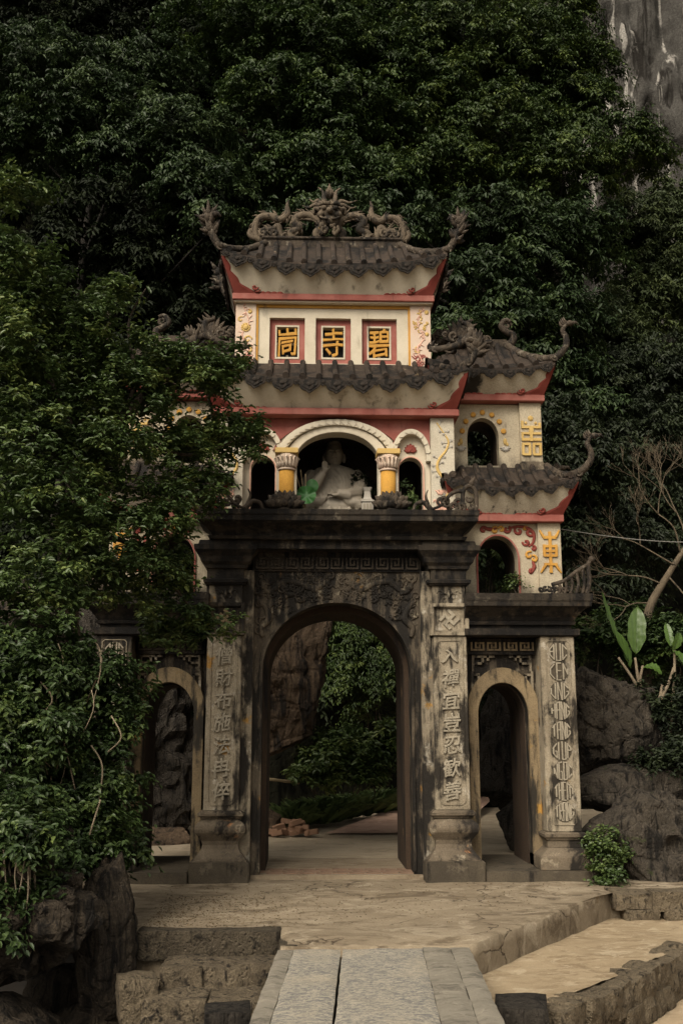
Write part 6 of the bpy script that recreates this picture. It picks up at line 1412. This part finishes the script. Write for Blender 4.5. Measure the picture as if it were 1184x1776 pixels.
for pts in ([(4.62, 1.75, 1.7), (4.6, 1.75, 2.2), (4.42, 1.75, 2.55), (4.2, 1.75, 2.9)], [(4.62, 1.75, 1.9), (4.5, 1.75, 2.4), (4.46, 1.78, 2.9)], [(4.60, 1.75, 2.2), (4.5, 1.75, 2.5), (4.56, 1.75, 2.78)], [(4.85, 1.7, 1.7), (4.95, 1.7, 2.2), (5.0, 1.7, 2.6), (5.03, 1.7, 3.0)], [(4.72, 1.7, 2.2), (4.9, 1.7, 2.5), (5.0, 1.7, 2.75)], [(4.72, 1.7, 2.2), (4.78, 1.7, 2.35), (4.81, 1.7, 2.5)]):
    p = spline(pts, 5); b.tube(p, taper(len(p), .032, .018), 7)
b.build('stalk', 'bark_pale', bp, smooth=True)
# bare tree
bt = empty('bare_tree', (5.0, 2.6, 3), 'leafless tree with pale twigs against the dark slope', 'tree'); b = MB(); R = random.Random(77)
def branch(p, d, L, r, dep):
    e = p + d * L; m = p.lerp(e, .5) + Vector((R.uniform(-.05, .05), R.uniform(-.05, .05), R.uniform(-.03, .06))) * L * 2; pth = spline([p, m, e], 4); b.tube(pth, taper(len(pth), r, r * .68), 6 if r > .02 else 5)
    if dep == 0: return
    for k in range(R.choice((2, 3, 3)) if dep > 1 else 2):
        nd = (d + Vector((R.uniform(-.85, .75), R.uniform(-.6, .6), R.uniform(-.35, .75)))).normalized(); branch(pth[R.choice((len(pth) - 1, len(pth) - 1, len(pth) - 3))], nd, L * R.uniform(.6, .82), r * .66, dep - 1)
b.tube(spline([(4.95, 2.8, 2.2), (4.97, 2.7, 3.3), (5.0, 2.6, 3.75), (5.3, 2.55, 4.25), (5.6, 2.5, 4.7)], 6), taper(25, .10, .034), 9)
for p0, d0, L in (((5.6, 2.5, 4.7), (-.25, 0, 1), .7), ((5.4, 2.5, 4.4), (-.75, 0, .45), .62), ((5.6, 2.5, 4.7), (.4, 0, .9), .6), ((5.2, 2.55, 4.1), (-.9, .1, .25), .55), ((5.05, 2.6, 3.8), (-.7, -.2, -.1), .5), ((5.5, 2.5, 4.6), (-.5, -.1, .9), .7), ((5.3, 2.5, 4.2), (.3, -.2, -.5), .45)): branch(Vector(p0), Vector(d0).normalized(), L, .015, 5)
b.build('trunk', 'bark_bare', bt, smooth=True)
# cable
b = MB(); b.tube([(3.08 + 3.6 * t, .7 + .9 * t, 4.64 - .22 * math.sin(PI * t) * .6 + .05 * t) for t in [i / 20 for i in range(21)]], .006, 5); b.build('cable', 'cable', None, label='thin grey cable strung from the tower pilaster across the dark slope', cat='cable')
# bricks, pole
bm_ = MB()
bm_.box(-.11, .11, -.05, .05, -.04, .04); bk = bm_.mesh('brick', 'brick', .004)
hb = MB()
for zz in (-.02, .02):
    for yy in (-.024, .024): hb.lathe([(.012, -.1125), (.012, .1125)], (0, 0, 0), 8)
R = random.Random(9)
for k in range(20):
    lvl = 0 if k < 11 else 1 if k < 17 else 2
    x, y = (-.62 + R.uniform(-.42, .42) * (1 - lvl * .3), 5.35 + R.uniform(-.22, .22)) 
    o = bpy.data.objects.new('brick', bk); o.location = (x, y, .10 + lvl * .075 + R.uniform(0, .02)); o.rotation_euler = (R.uniform(-.2, .2), R.uniform(-.25, .25), R.uniform(-.6, .6)); link(o, None, 'red clay brick in the loose heap behind the central arch', 'brick', 'bricks heaped behind the arch')
b = MB(); p = [(-1.45 + .95 * t, 6.1, 1.0 - .11 * t) for t in [i / 12 for i in range(13)]]; b.tube(p, [.026 + (.004 if i % 3 == 0 else 0) for i in range(13)], 8); b.build('bamboo_pole', 'bamboo', None, label='dry bamboo pole lying level behind the central arch', cat='pole')
# lotus pot and altar post beside the statue
lp = empty('potted_lotus', (-.40, .38, 4.66), 'potted lotus with one round green leaf before the statue', 'plant')
b = MB(); b.lathe([(.07, 0), (.10, .05), (.095, .12), (.105, .15)], (-.43, .36, 4.66), 14); b.build('pot', 'statue', lp, smooth=True)
m = MB(); v = [(-.42, .20, 4.975)]; n = 28
for i, rr in enumerate((.07, .135)):
    for j in range(n): a = 2 * PI * j / n; v.append((-.42 + rr * math.cos(a), .20 + (-.02 + .012 * math.sin(a * 5)) * (i + 1) + .02 * math.sin(a), 4.975 + rr * .98 * math.sin(a)))
f = [(0, 1 + j, 1 + (j + 1) % n) for j in range(n)] + [(1 + j, 1 + n + j, 1 + n + (j + 1) % n, 1 + (j + 1) % n) for j in range(n)]
m.add(v, f); m.build('leaf', 'lotusleaf', lp, smooth=True)
m = MB(); v2 = [(-.34, .42, 5.16)] + [(-.34 + .09 * math.cos(2 * PI * j / 18), .44 + .01 * math.sin(j), 5.16 + .10 * math.sin(2 * PI * j / 18)) for j in range(18)]; m.add(v2, [(0, 1 + j, 1 + (j + 1) % 18) for j in range(18)]); m.build('leaf', 'lotusleaf', lp, smooth=True)
b = MB()
for x1, z1 in ((-.62, 5.22), (-.56, 5.30), (-.50, 5.36), (-.43, 5.30), (-.42, 4.95), (-.60, 5.05)): b.tube(spline([(-.43, .36, 4.80), ((-.43 + x1) / 2, .33, (4.8 + z1) / 2 + .02), (x1, .30, z1)], 4), .006, 5)
b.build('stem', 'bamboo', lp, smooth=True)
b = MB()
for x1, z1 in ((-.62, 5.24), (-.565, 5.42)): b.lathe([(.006, -.03), (.026, 0), (.022, .03), (.004, .06)], (x1, .30, z1), 8)
b.build('bud', 'pink', lp, smooth=True)
b = MB(); b.box(.36, .52, .62, .78, 4.66, 4.98); b.box(.345, .535, .605, .795, 4.981, 5.015); ap = b.build('altar_post', 'greystucco', None, .008, label='small carved altar post beside the statue', cat='altar post')
b = MB(); b.loft([(5.016, .37, .51, .63, .77), (5.06, .39, .49, .65, .75), (5.14, .40, .48, .66, .74), (5.20, .37, .51, .63, .77)]); b.build('urn', 'greystucco', ap, .008)
b = MB()
for k in range(3): b.box(.375 + k * .045, .41 + k * .045, .612, .62, 4.78, 4.96)
b.build('panel', 'statue', ap)
